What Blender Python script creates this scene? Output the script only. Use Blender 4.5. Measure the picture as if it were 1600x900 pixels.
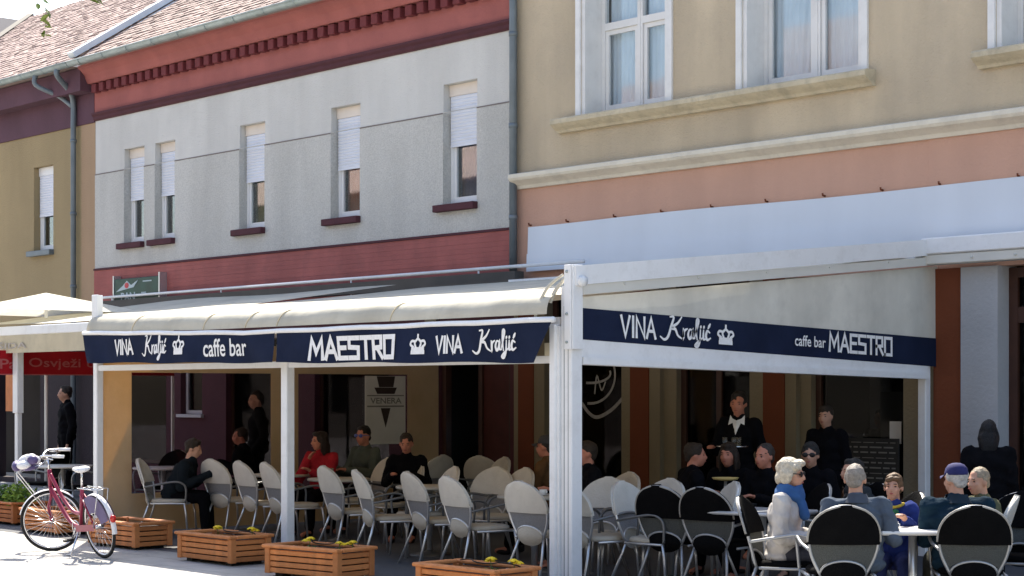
import bpy, bmesh, math, random
from mathutils import Vector, Matrix, noise
random.seed(7)
R = math.radians
S = bpy.context.scene
for o in list(bpy.data.objects): bpy.data.objects.remove(o)
COL = S.collection

# ------------------------------------------------------------------ camera, sky, sun, exposure
cam = bpy.data.cameras.new('camera'); camo = bpy.data.objects.new('camera', cam); COL.objects.link(camo)
camo.location = (11.27, -10.75, 1.72)
camo.rotation_euler = (R(90), 0, R(47.957))
cam.sensor_width = 36; cam.lens = 2850 / 1600 * 36
cam.shift_y = 162 / 1600
cam.clip_end = 500
S.camera = camo
W = bpy.data.worlds.new('World'); S.world = W; W.use_nodes = True
wn = W.node_tree.nodes; wl = W.node_tree.links
SUN_H = Vector((0.68, -0.50, -1.0))            # direction the light travels
sun_el = math.atan2(1.0, math.hypot(0.68, 0.50)); sun_az = math.atan2(-SUN_H.x, -SUN_H.y)
sky = wn.new('ShaderNodeTexSky'); sky.sky_type = 'NISHITA'; sky.sun_disc = False
sky.sun_elevation = sun_el; sky.sun_rotation = sun_az
sky.air_density = 1.0; sky.dust_density = 1.6; sky.ozone_density = 1.0
wl.new(sky.outputs[0], wn['Background'].inputs[0]); wn['Background'].inputs[1].default_value = 0.15
sun = bpy.data.lights.new('sun', 'SUN'); sun.energy = 4.6; sun.angle = R(0.55); sun.color = (1, .95, .86)
suno = bpy.data.objects.new('sun', sun); COL.objects.link(suno)
suno.rotation_euler = SUN_H.to_track_quat('-Z', 'Y').to_euler(); suno.location = (-4, 20, 30)
S.view_settings.view_transform = 'Standard'; S.view_settings.look = 'None'
S.view_settings.gamma = 1; S.view_settings.use_curve_mapping = False
S.view_settings.exposure = 1.32
S.view_settings.use_white_balance = True; S.view_settings.white_balance_temperature = 6900
S.render.engine = 'CYCLES'
S.cycles.max_bounces = 8; S.cycles.transparent_max_bounces = 12

# ------------------------------------------------------------------ materials
MATS = {}
def mat(name, base, rough=.75, var=.12, scale=6, bump=0, bscale=60, metal=0, streak=0, spec=.3, objrand=0, island=0, dirt=None, detail=4, sheen=0):
    if name in MATS: return MATS[name]
    m = bpy.data.materials.new(name); m.use_nodes = True; MATS[name] = m
    n = m.node_tree.nodes; l = m.node_tree.links; p = n['Principled BSDF']
    p.inputs['Roughness'].default_value = rough; p.inputs['Metallic'].default_value = metal
    p.inputs['Specular IOR Level'].default_value = spec
    if sheen: p.inputs['Sheen Weight'].default_value = sheen
    tc = n.new('ShaderNodeTexCoord')
    nz = n.new('ShaderNodeTexNoise'); nz.inputs['Scale'].default_value = scale; nz.inputs['Detail'].default_value = detail
    l.new(tc.outputs['Object'], nz.inputs['Vector'])
    mr = n.new('ShaderNodeMapRange'); mr.inputs[1].default_value = .25; mr.inputs[2].default_value = .75
    mr.inputs[3].default_value = 1 - var; mr.inputs[4].default_value = 1 + var
    l.new(nz.outputs[0], mr.inputs[0]); fac = mr.outputs[0]
    def mul(a, b):
        q = n.new('ShaderNodeMath'); q.operation = 'MULTIPLY'; l.new(a, q.inputs[0])
        if hasattr(b, 'is_linked'): l.new(b, q.inputs[1])
        else: q.inputs[1].default_value = b
        return q.outputs[0]
    def rng(src, lo, hi, a=0, b=1):
        q = n.new('ShaderNodeMapRange'); q.inputs[1].default_value = a; q.inputs[2].default_value = b
        q.inputs[3].default_value = lo; q.inputs[4].default_value = hi; l.new(src, q.inputs[0]); return q.outputs[0]
    if streak:
        mp = n.new('ShaderNodeMapping'); mp.inputs['Scale'].default_value = (1.1, 1.1, .16)
        l.new(tc.outputs['Object'], mp.inputs['Vector'])
        n2 = n.new('ShaderNodeTexNoise'); n2.inputs['Scale'].default_value = 1.6; n2.inputs['Detail'].default_value = 6
        l.new(mp.outputs[0], n2.inputs['Vector'])
        fac = mul(fac, rng(n2.outputs[0], 1 - streak, 1 + streak * .4, .3, .65))
    if objrand:
        oi = n.new('ShaderNodeObjectInfo'); fac = mul(fac, rng(oi.outputs['Random'], 1 - objrand, 1 + objrand))
    if island:
        g = n.new('ShaderNodeNewGeometry'); fac = mul(fac, rng(g.outputs['Random Per Island'], 1 - island, 1 + island))
    vm = n.new('ShaderNodeVectorMath'); vm.operation = 'SCALE'; vm.inputs[0].default_value = base
    l.new(fac, vm.inputs['Scale']); col = vm.outputs[0]
    if dirt:
        n3 = n.new('ShaderNodeTexNoise'); n3.inputs['Scale'].default_value = dirt[1]; n3.inputs['Detail'].default_value = 8; n3.inputs['Roughness'].default_value = .7
        l.new(tc.outputs['Object'], n3.inputs['Vector'])
        mx = n.new('ShaderNodeMix'); mx.data_type = 'RGBA'
        l.new(rng(n3.outputs[0], 0, dirt[2], .48, .72), mx.inputs[0]); l.new(col, mx.inputs[6]); mx.inputs[7].default_value = (*dirt[0], 1)
        col = mx.outputs[2]
    l.new(col, p.inputs['Base Color'])
    if bump:
        nb = n.new('ShaderNodeTexNoise'); nb.inputs['Scale'].default_value = bscale; nb.inputs['Detail'].default_value = 5
        l.new(tc.outputs['Object'], nb.inputs['Vector'])
        bp = n.new('ShaderNodeBump'); bp.inputs['Strength'].default_value = bump; bp.inputs['Distance'].default_value = .02
        l.new(nb.outputs[0], bp.inputs['Height']); l.new(bp.outputs[0], p.inputs['Normal'])
    return m

def cloth_mat(name, base, trans, var=.08, streak=.15, tcol=None):
    m = mat(name, base, .9, var, 3, .35, 9, streak=streak, spec=.1, dirt=(tuple(c*.72 for c in base), 2.4, .55))
    n = m.node_tree.nodes; l = m.node_tree.links; p = n['Principled BSDF']
    tr = n.new('ShaderNodeBsdfTranslucent')
    if tcol: tr.inputs[0].default_value = (*tcol, 1)
    else: l.new(p.inputs['Base Color'].links[0].from_socket, tr.inputs[0])
    mx = n.new('ShaderNodeMixShader'); mx.inputs[0].default_value = trans
    l.new(p.outputs[0], mx.inputs[1]); l.new(tr.outputs[0], mx.inputs[2]); l.new(mx.outputs[0], n['Material Output'].inputs[0])
    return m

def glass_mat(name, tint, refl=.10, rough=.02, wob=.0, fk=.5):
    m = bpy.data.materials.new(name); m.use_nodes = True; MATS[name] = m
    n = m.node_tree.nodes; l = m.node_tree.links; n.remove(n['Principled BSDF'])
    t = n.new('ShaderNodeBsdfTransparent'); t.inputs[0].default_value = (*tint, 1)
    g = n.new('ShaderNodeBsdfGlossy'); g.inputs['Roughness'].default_value = rough
    fr = n.new('ShaderNodeLayerWeight'); fr.inputs[0].default_value = .25
    q = n.new('ShaderNodeMath'); q.operation = 'MULTIPLY_ADD'; q.inputs[1].default_value = fk; q.inputs[2].default_value = refl
    l.new(fr.outputs['Fresnel'], q.inputs[0])
    mx = n.new('ShaderNodeMixShader'); l.new(q.outputs[0], mx.inputs[0]); l.new(t.outputs[0], mx.inputs[1]); l.new(g.outputs[0], mx.inputs[2])
    l.new(mx.outputs[0], n['Material Output'].inputs[0])
    if wob:
        tc = n.new('ShaderNodeTexCoord'); nz = n.new('ShaderNodeTexNoise'); nz.inputs['Scale'].default_value = 2.5
        l.new(tc.outputs['Object'], nz.inputs['Vector']); b = n.new('ShaderNodeBump'); b.inputs['Strength'].default_value = wob
        l.new(nz.outputs[0], b.inputs['Height']); l.new(b.outputs[0], g.inputs['Normal'])
    return m

mat('pavement', (.42, .41, .39), .85, .14, 1.3, .35, 30, dirt=((.24, .235, .23), 3.0, .55))
m_ = MATS['pavement']; n_ = m_.node_tree.nodes; l_ = m_.node_tree.links; p_ = n_['Principled BSDF']
bt = n_.new('ShaderNodeTexBrick'); bt.inputs['Scale'].default_value = 1; bt.inputs['Brick Width'].default_value = .6; bt.inputs['Row Height'].default_value = .4; bt.inputs['Mortar Size'].default_value = .006; bt.inputs['Mortar Smooth'].default_value = .3
bt.inputs['Color1'].default_value = (1, 1, 1, 1); bt.inputs['Color2'].default_value = (.88, .88, .87, 1); bt.inputs['Mortar'].default_value = (.55, .54, .52, 1)
tc_ = n_.new('ShaderNodeTexCoord'); l_.new(tc_.outputs['Object'], bt.inputs['Vector'])
mm = n_.new('ShaderNodeMix'); mm.data_type = 'RGBA'; mm.blend_type = 'MULTIPLY'; mm.inputs[0].default_value = 1
l_.new(p_.inputs['Base Color'].links[0].from_socket, mm.inputs[6]); l_.new(bt.outputs[0], mm.inputs[7]); l_.new(mm.outputs[2], p_.inputs['Base Color'])
mat('kerbstone', (.33, .33, .32), .85, .1, 3)
mat('plaster_pale', (.655, .64, .605), .92, .05, 1.2, .8, 70, streak=.11, dirt=((.57,.555,.525), .9, .4))
mat('plaster_grey', (.61, .595, .555), .92, .14, 42, 1.0, 80, streak=.12, dirt=((.53, .515, .475), 1.6, .5), detail=2)
mat('red_paint', (.365, .118, .105), .85, .10, 2.2, .35, 30, streak=.08, dirt=((.26,.085,.085), 2.5, .45))
mat('red_band', (.38, .118, .105), .85, .12, 2.5, .3, 30, streak=.12, dirt=((.24,.09,.085), 3, .5))
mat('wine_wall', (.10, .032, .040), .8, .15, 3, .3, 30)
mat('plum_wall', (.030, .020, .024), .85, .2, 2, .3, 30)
mat('moulding_paint', (.085, .028, .036), .85, .15, 4, .3, 30)
mat('street_front', (.17, .155, .135), .9, .15, 1, .4, 30)  # kept dark to cut the light bounced under the awning
mat('groove_dark', (.20, .17, .16), .9, .1, 4)
mat('maroon_paint', (.20, .055, .06), .8, .12, 3, .3, 30)
mat('dentil_paint', (.16, .035, .04), .8, .12, 5, .3, 30)
mat('purple_paint', (.115, .055, .075), .85, .12, 1.8, .3, 30, streak=.15)
mat('mustard_plaster', (.37, .28, .155), .92, .07, 1.0, .8, 55, streak=.10)
mat('orange_plaster', (.42, .285, .18), .92, .07, 1.0, .8, 55, streak=.10)
mat('beige_plaster', (.55, .45, .318), .92, .07, .8, .7, 50, streak=.17, dirt=((.43, .355, .265), .9, .6))
mat('salmon_plaster', (.60, .355, .26), .9, .05, .9, .4, 40, streak=.07)
mat('cream_stucco', (.72, .64, .48), .85, .07, 2, .4, 30, streak=.1)
mat('weathered_ledge', (.56, .48, .34), .9, .15, 4, .6, 30, dirt=((.26, .23, .18), 7, .5))
mat('cornice_paint', (.74, .68, .56), .85, .08, 2, .4, 30, dirt=((.45, .41, .35), 5, .4))
mat('margin_stucco', (.27, .225, .15), .85, .07, 2, .4, 30, streak=.1)
mat('pier_paint', (.42, .43, .45), .8, .07, 2, .4, 30, streak=.08)
mat('white_trim', (.76, .75, .73), .7, .05, 3, .15, 30, dirt=((.5, .48, .45), 4, .3))
mat('white_plastic', (.80, .80, .80), .4, .03, 4)
mat('shutter_white', (.72, .74, .80), .5, .04, 4)
mat('shutter_box', (.74, .66, .58), .6, .05, 4)
mat('white_metal', (.78, .79, .80), .35, .05, 3, dirt=((.45, .44, .42), 6, .3))
mat('sheet_metal', (.66, .71, .77), .35, .04, .7, .12, 4, spec=.5, streak=.04)
mat('zinc', (.36, .41, .40), .45, .15, 4, metal=.35, dirt=((.20, .26, .22), 5, .6))
mat('zinc_light', (.66, .70, .72), .35, .08, 4, metal=.3)  # sun glint on the roof flashing put into a paler zinc
mat('terrace_paving', (.085, .09, .10), .8, .15, 2, .3, 30)  # awning shade put into a dark floor colour
mat('zinc_dark', (.17, .20, .22), .5, .15, 4, metal=.3)
mat('roof_tile', (.36, .265, .235), .9, .16, 3, .3, 40, island=.25, dirt=((.25, .22, .19), 2.2, .7))
mat('roof_tile_light', (.42, .31, .28), .9, .12, 2, .3, 40, island=.16, dirt=((.36, .29, .25), 1.4, .6))
mat('dark_slate', (.07, .07, .09), .8, .1, 3)
mat('dark_fascia', (.07, .065, .06), .7, .15, 3)
mat('pilaster_brown', (.17, .046, .018), .8, .08, 2, .2, 30)
mat('door_brown', (.055, .022, .014), .45, .15, 6, spec=.4)
mat('door_red', (.075, .018, .014), .5, .15, 6)
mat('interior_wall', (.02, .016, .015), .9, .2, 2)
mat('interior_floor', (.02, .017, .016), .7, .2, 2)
mat('curtain_white', (.78, .84, .90), .9, .06, 5)
mat('curtain_brown', (.14, .10, .08), .9, .25, 6)  # this and the next three: reflection patches of the panes put into colour
mat('curtain_olive', (.20, .19, .09), .9, .25, 9)
mat('curtain_red', (.30, .09, .05), .9, .2, 5)
mat('curtain_blue', (.06, .07, .14), .9, .25, 5)
cloth_mat('awning_cream', (.55, .53, .45), .08, tcol=(.80, .52, .20))
cloth_mat('awning_cream_side', (.66, .64, .57), .04)
cloth_mat('screen_cream', (.55, .45, .31), .30, streak=.05, tcol=(.75, .5, .2))
cloth_mat('valance_navy', (.013, .020, .048), .04, .2, .1)
cloth_mat('valance_cream', (.72, .64, .47), .25)
cloth_mat('parasol_white', (.82, .80, .70), .3)
cloth_mat('banner_red', (.34, .012, .018), .12)
mat('letter_white', (.80, .80, .80), .8, .08, 30)
mat('letter_rose', (.40, .10, .10), .8, .1, 30)
mat('letter_grey', (.42, .38, .34), .8, .1, 30)
mat('aluminium', (.62, .63, .64), .32, .06, 8, metal=.75, objrand=.08)
mat('lip_cream', (.62, .61, .56), .6, .06, 3)
mat('alu_grey', (.36, .37, .38), .38, .08, 8, metal=.6)
mat('alu_dark', (.16, .165, .17), .4, .06, 8, metal=.6)
mat('chair_cream', (.60, .57, .51), .85, .06, 9, .3, 60, objrand=.08, dirt=((.45, .42, .36), 5, .4))
mat('chair_pad', (.46, .42, .35), .9, .08, 9, .3, 60, objrand=.08)
mat('chair_mesh', (.27, .27, .28), .8, .22, 160, .8, 200)
mat('chair_black', (.0045, .0045, .005), .9, .2, 9, .3, 60, spec=.05)
mat('chair_mesh_dark', (.085, .09, .085), .8, .3, 160, .8, 200)
mat('chair_rim', (.30, .29, .27), .6, .1, 9)
mat('table_white', (.72, .70, .66), .4, .05, 4)
mat('table_grey', (.40, .42, .44), .35, .05, 4, metal=.3)
mat('wood_planter', (.55, .205, .068), .65, .2, 7, .35, 22, objrand=.18, dirt=((.30, .125, .055), 9, .5))
mat('wood_planter_orange', (.50, .155, .045), .6, .16, 7, .3, 22, objrand=.1)
mat('soil', (.035, .026, .02), 1, .3, 25, .8, 40)
mat('black_plastic', (.012, .012, .012), .6, .1, 8)
mat('petal_yellow', (.78, .56, .03), .7, .12, 30)
mat('petal_dark', (.16, .06, .02), .7, .2, 30)
mat('leaf_green', (.09, .17, .035), .6, .25, 14, objrand=.2)
mat('leaf_bright', (.22, .34, .05), .6, .25, 14, objrand=.2)
mat('leaf_tree', (.17, .22, .05), .6, .25, 20, objrand=.35)
mat('bark', (.10, .075, .05), .95, .3, 10, .8, 20)
mat('bike_pink', (.29, .016, .06), .35, .05, 4, spec=.6)
mat('rubber', (.02, .02, .02), .8, .1, 10)
mat('chrome', (.72, .72, .74), .18, .04, 10, metal=1)
mat('bike_white', (.80, .79, .80), .35, .04, 6)
mat('bike_violet', (.11, .085, .20), .5, .15, 6)
mat('reflector_red', (.55, .02, .015), .2, .05, 10, spec=.6)
mat('sign_green', (.008, .05, .034), .4, .4, 5)
mat('sign_pale', (.45, .54, .56), .5, .05, 10)
mat('sign_red', (.55, .05, .06), .5, .05, 10)
mat('poster_white', (.62, .61, .57), .8, .05, 6)
mat('poster_dark', (.045, .03, .025), .8, .1, 6)
mat('poster_grey', (.22, .21, .19), .8, .1, 6)
mat('chalk', (.35, .34, .32), .9, .2, 30)
mat('board_dark', (.035, .033, .03), .8, .2, 8)
mat('paper', (.70, .70, .68), .9, .04, 8)
mat('ceramic', (.80, .80, .78), .25, .02, 8)
mat('tray_straw', (.60, .45, .17), .7, .15, 12)
mat('skin', (.50, .27, .185), .6, .08, 14)
mat('skin_ruddy', (.50, .20, .13), .6, .08, 14)
mat('lips', (.36, .10, .09), .6, .05, 14)
mat('eye_dark', (.015, .012, .01), .3, .05, 14)
glass_mat('glass_window', (.90, .93, .94), .06, .03, .1, .35)
glass_mat('glass_shop', (.50, .51, .52), .012, .03, .12, .10)
glass_mat('clear_film', (.74, .70, .72), .015, .12, .1, .12)
scr = mat('lit_panel', (.30, .55, .75), .5, .2, 6)  # glow put in for a blue reflection on the doorway glass
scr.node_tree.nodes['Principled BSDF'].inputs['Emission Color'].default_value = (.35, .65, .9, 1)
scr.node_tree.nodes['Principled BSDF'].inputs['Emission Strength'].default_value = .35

# ------------------------------------------------------------------ helpers
def link(o, parent=None):
    COL.objects.link(o)
    if parent is not None: o.parent = parent
    return o
def tag(o, label, cat, group=None):
    o['label'] = label; o['category'] = cat
    if group: o['group'] = group
    return o
def empty(name, loc=(0, 0, 0), rz=0, label=None, cat=None, group=None, parent=None):
    o = bpy.data.objects.new(name, None); o.empty_display_size = .1
    o.location = loc; o.rotation_euler = (0, 0, rz); link(o, parent)
    if label: tag(o, label, cat, group)
    return o
class MB:
    def __init__(s): s.v = []; s.f = []; s.mi = []; s.cm = 0; s.sm = []
    def add(s, vs, fs, smooth=False):
        b = len(s.v); s.v += [tuple(v) for v in vs]
        for f in fs: s.f.append([i + b for i in f]); s.mi.append(s.cm); s.sm.append(smooth)
    def box(s, x0, x1, y0, y1, z0, z1):
        s.add([(x0,y0,z0),(x1,y0,z0),(x1,y1,z0),(x0,y1,z0),(x0,y0,z1),(x1,y0,z1),(x1,y1,z1),(x0,y1,z1)],
              [(3,2,1,0),(4,5,6,7),(0,1,5,4),(1,2,6,5),(2,3,7,6),(3,0,4,7)])
    def bbox(s, x0, x1, y0, y1, z0, z1, b=.006):
        bm = bmesh.new(); bmesh.ops.create_cube(bm, size=1)
        for v in bm.verts: v.co = Vector(((x0+x1)/2 + v.co.x*(x1-x0), (y0+y1)/2 + v.co.y*(y1-y0), (z0+z1)/2 + v.co.z*(z1-z0)))
        bmesh.ops.bevel(bm, geom=bm.edges[:], offset=b, segments=1, affect='EDGES')
        bm.verts.index_update(); s.add([v.co[:] for v in bm.verts], [[v.index for v in f.verts] for f in bm.faces]); bm.free()
    def obox(s, p0, p1, w, h, up=(0, 0, 1)):                       # oriented bar from p0 to p1
        p0 = Vector(p0); p1 = Vector(p1); d = (p1-p0).normalized(); u = Vector(up); x = d.cross(u).normalized(); u = x.cross(d)
        vs = [p + x*a*w/2 + u*b*h/2 for p in (p0, p1) for a, b in ((-1,-1),(1,-1),(1,1),(-1,1))]
        s.add(vs, [(3,2,1,0),(4,5,6,7),(0,1,5,4),(1,2,6,5),(2,3,7,6),(3,0,4,7)])
    def tube(s, pts, r, n=8, closed=False):
        pts = [Vector(p) for p in pts]; m = len(pts); rs = r if isinstance(r, (list, tuple)) else [r]*m
        rings = []; prev = None
        for i, p in enumerate(pts):
            if closed: t = pts[(i+1) % m] - pts[i-1]
            else: t = pts[min(i+1, m-1)] - pts[max(i-1, 0)]
            t.normalize()
            if prev is None: x = t.cross(Vector((0,0,1)) if abs(t.z) < .9 else Vector((1,0,0))).normalized()
            else: x = (prev - t*prev.dot(t)).normalized()
            prev = x; y = t.cross(x)
            rings.append([p + (x*math.cos(2*math.pi*k/n) + y*math.sin(2*math.pi*k/n))*rs[i] for k in range(n)])
        vs = [v for q in rings for v in q]; fs = []
        for i in range(m if closed else m-1):
            j = (i+1) % m
            for k in range(n): fs.append((i*n+k, i*n+(k+1) % n, j*n+(k+1) % n, j*n+k))
        if not closed: fs += [list(range(n))[::-1], [(m-1)*n+k for k in range(n)]]
        s.add(vs, fs, True)
    def lathe(s, prof, c=(0, 0, 0), n=20):
        vs = []; fs = []; m = len(prof)
        for r, z in prof:
            for k in range(n): vs.append((c[0]+r*math.cos(2*math.pi*k/n), c[1]+r*math.sin(2*math.pi*k/n), c[2]+z))
        for i in range(m-1):
            for k in range(n): fs.append((i*n+k, i*n+(k+1) % n, (i+1)*n+(k+1) % n, (i+1)*n+k))
        fs += [list(range(n))[::-1], [(m-1)*n+k for k in range(n)]]
        s.add(vs, fs, True)
    def ell(s, c, r, rot=None, sub=2):
        bm = bmesh.new(); bmesh.ops.create_icosphere(bm, subdivisions=sub, radius=1)
        q = rot or Matrix.Identity(3)
        bm.verts.index_update()
        s.add([Vector(c) + q @ Vector((v.co.x*r[0], v.co.y*r[1], v.co.z*r[2])) for v in bm.verts], [[v.index for v in f.verts] for f in bm.faces], True); bm.free()
    def cap(s, p0, r0, p1, r1, n=12):
        p0 = Vector(p0); p1 = Vector(p1); d = (p1-p0).normalized()
        a = [90, 60, 30, 0]; pts = []; rs = []
        for t in a: pts.append(p0 - d*r0*math.sin(R(t))); rs.append(max(r0*math.cos(R(t)), .0004))
        for t in reversed(a): pts.append(p1 + d*r1*math.sin(R(t))); rs.append(max(r1*math.cos(R(t)), .0004))
        s.tube(pts, rs, n)
    def prism(s, poly, f, t0, t1):                                  # polygon (u,v) lifted by f(u,v,t)
        n = len(poly); vs = [f(u, v, t0) for u, v in poly] + [f(u, v, t1) for u, v in poly]
        s.add(vs, [list(range(n)), list(range(n, 2*n))[::-1]] + [(i, i+n, (i+1) % n+n, (i+1) % n) for i in range(n)])
    def grid(s, f, nu, nv, th=None):
        vs = [f(i/nu, j/nv) for j in range(nv+1) for i in range(nu+1)]
        s.add(vs, [(j*(nu+1)+i, j*(nu+1)+i+1, (j+1)*(nu+1)+i+1, (j+1)*(nu+1)+i) for j in range(nv) for i in range(nu)], True)
    def mesh(s, name, mats):
        me = bpy.data.meshes.new(name); me.from_pydata(s.v, [], s.f)
        for m in (mats if isinstance(mats, (list, tuple)) else [mats]): me.materials.append(MATS[m] if isinstance(m, str) else m)
        me.polygons.foreach_set('material_index', s.mi); me.polygons.foreach_set('use_smooth', s.sm)
        me.update(); return me
    def build(s, name, mats, parent=None, loc=None, fix=False):
        me = s.mesh(name, mats)
        if fix:
            bm = bmesh.new(); bm.from_mesh(me); bmesh.ops.recalc_face_normals(bm, faces=bm.faces[:]); bm.to_mesh(me); bm.free()
        o = bpy.data.objects.new(name, me); link(o, parent)
        if loc: o.location = loc
        return o
def B(name, m, parent, *boxes, bev=0):
    q = MB()
    for b in boxes: q.bbox(*b, b=bev) if bev else q.box(*b)
    return q.build(name, m, parent)
def structure(o): o['kind'] = 'structure'; return o
def copy_tree(o, parent=None):
    c = o.copy(); COL.objects.link(c)
    if parent is not None: c.parent = parent
    for ch in list(o.children): copy_tree(ch, c)
    return c
def catmull(P, n=8, closed=False):
    P = [Vector(p) for p in P]; out = []; m = len(P)
    for i in range(m if closed else m-1):
        g = lambda k: P[k % m] if closed else P[max(0, min(m-1, k))]
        a, b, c, d = g(i-1), g(i), g(i+1), g(i+2)
        for k in range(n):
            t = k/n; out.append(.5*((2*b) + (c-a)*t + (2*a-5*b+4*c-d)*t*t + (3*b-a-3*c+d)*t**3))
    if not closed: out.append(P[-1])
    return out

# ------------------------------------------------------------------ lettering
BLOCK = {'M': (1.15, [[(0,0),(.08,1),(.5,.3),(.92,1),(1,0)]]), 'A': (1, [[(0,0),(.5,1),(1,0)], [(.22,.34),(.78,.34)]]),
 'E': (.8, [[(1,1),(0,1),(0,0),(1,0)], [(0,.52),(.85,.52)]]), 'S': (.85, [[(1,1),(0,1),(0,.54),(1,.5),(1,0),(0,0)]]),
 'T': (.9, [[(0,1),(1,1)], [(.5,1),(.5,0)]]), 'R': (.85, [[(0,0),(0,1),(.92,1),(.92,.5),(0,.46)], [(.42,.46),(1,0)]]),
 'O': (.9, [[(0,0),(0,1),(1,1),(1,0),(0,0)]]), 'V': (.95, [[(0,1),(.5,0),(1,1)]]), 'I': (.25, [[(.5,0),(.5,1)]]), 'N': (.9, [[(0,0),(0,1),(1,0),(1,1)]]),
 'P': (.8, [[(0,0),(0,1),(.95,1),(.95,.48),(0,.48)]])}
SCRIPT = [[(-.28,-.02),(-.1,-.14),(.08,.02),(.24,.55),(.36,.98),(.2,1.0)], [(.74,1.0),(.56,.72),(.26,.47),(.44,.4),(.56,.12),(.74,-.02)],
 [(.84,.44),(.84,.02),(.88,.34),(1.02,.46)], [(1.3,.42),(1.16,.44),(1.08,.2),(1.14,.0),(1.26,.12),(1.32,.42),(1.31,.06),(1.4,.03)],
 [(1.42,.12),(1.58,.72),(1.6,.95),(1.52,.92),(1.49,.35),(1.53,.0)], [(1.7,.44),(1.67,-.08),(1.56,-.36),(1.44,-.32),(1.6,-.12),(1.78,.06)],
 [(1.86,.44),(1.85,.06),(1.93,.02)], [(2.16,.38),(2.05,.44),(1.98,.2),(2.05,.0),(2.2,.08)], [(2.1,.6),(2.19,.78)], [(1.71,.6),(1.72,.64)], [(1.87,.6),(1.88,.64)]]
def ribbon(mb, pts, w, f, off, taper=None):
    pts = [Vector((p[0], p[1])) for p in pts]; n = len(pts); L = []; Rr = []
    for i, p in enumerate(pts):
        d0 = (p - pts[i-1]).normalized() if i else None; d1 = (pts[i+1]-p).normalized() if i < n-1 else None
        if d0 is None: d0 = d1
        if d1 is None: d1 = d0
        t = (d0+d1); t = t.normalized() if t.length > 1e-4 else d1
        nn = Vector((-t.y, t.x)); k = 1/max(.45, nn.dot(Vector((-d1.y, d1.x))))
        ww = w/2*(taper(i/(n-1)) if taper else 1)
        e = d1*0
        if i == 0: e = -d1*w*.45
        if i == n-1: e = d0*w*.45
        L.append(p+e+nn*ww*k); Rr.append(p+e-nn*ww*k)
    vs = [f(a.x, a.y, off) for a in L] + [f(a.x, a.y, off) for a in Rr]
    mb.add(vs, [(i, i+n, i+n+1, i+1) for i in range(n-1)])
def block_text(mb, text, x0, x1, z0, z1, w, f, gap=.28):
    tot = sum(BLOCK[c][0] for c in text) + gap*(len(text)-1); k = (x1-x0)/tot; x = x0; o = 0
    for c in text:
        cw, st = BLOCK[c]
        for q in st:
            o += .00025; ribbon(mb, [(x + u*cw*k, z0 + v*(z1-z0)) for u, v in q], w, f, .004+o)
        x += (cw+gap)*k
def script_text(mb, x0, x1, z0, z1, w, f):
    k = (x1-x0)/2.5; kz = (z1-z0)/1.36; o = 0
    for q in SCRIPT:
        o += .00025; ribbon(mb, [(x0 + (p.x+.28)*k, z0 + (p.y+.36)*kz) for p in catmull([(a, b, 0) for a, b in q], 6)], w, f, .004+o, lambda t: .55+.6*math.sin(math.pi*min(1, max(0, t))))
def crown(mb, x0, x1, z0, z1, f):
    P = lambda u, v: (x0+u*(x1-x0), z0+v*(z1-z0)); w = (x1-x0)*.11; o = .004
    for q in ([(.14,.07),(.86,.07)], [(.16,.24),(.84,.24)]):
        o += .0003; ribbon(mb, [P(*a) for a in q], w*1.5, f, o)
    for q in ([(.2,.36),(.02,.5),(.1,.68),(.3,.66)], [(.8,.36),(.98,.5),(.9,.68),(.7,.66)], [(.36,.36),(.3,.6),(.5,.82)], [(.64,.36),(.7,.6),(.5,.82)]):
        o += .0003; ribbon(mb, [P(a.x, a.y) for a in catmull([(a, b, 0) for a, b in q], 5)], w, f, o)
    o += .0003; ribbon(mb, [P(.5,.84), P(.5,1)], w, f, o)
_txt = {}
def font_text(mb, text, x0, x1, z0, z1, f, bold=.0, off=.004):
    if text not in _txt:
        c = bpy.data.curves.new('lettering_curve', 'FONT'); c.body = text; c.size = 1; c.offset = bold; c.resolution_u = 3
        t = bpy.data.objects.new('lettering_curve', c); COL.objects.link(t)
        me = bpy.data.meshes.new_from_object(t.evaluated_get(bpy.context.evaluated_depsgraph_get()))
        _txt[text] = ([v.co.copy() for v in me.vertices], [list(p.vertices) for p in me.polygons])
        bpy.data.objects.remove(t); bpy.data.curves.remove(c); bpy.data.meshes.remove(me)
    V, F = _txt[text]
    a0 = min(v.x for v in V); a1 = max(v.x for v in V); b0 = min(v.y for v in V); b1 = max(v.y for v in V)
    mb.add([f(x0+(v.x-a0)/(a1-a0)*(x1-x0), z0+(v.y-b0)/(b1-b0)*(z1-z0), off) for v in V], F)

# ------------------------------------------------------------------ ground
F = 5.35                                                            # plane of the street fronts
g = MB()
def gz(u, v): return (-70+u*140, -60+v*72, 0)
g.grid(gz, 40, 24)
structure(g.build('ground', 'pavement'))
structure(B('terrace_floor', 'terrace_paving', None, (-17.5, 9, -.35, F-.001, -.05, .004)))  # dark sheet added for the awning shade and less ground bounce
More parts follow.
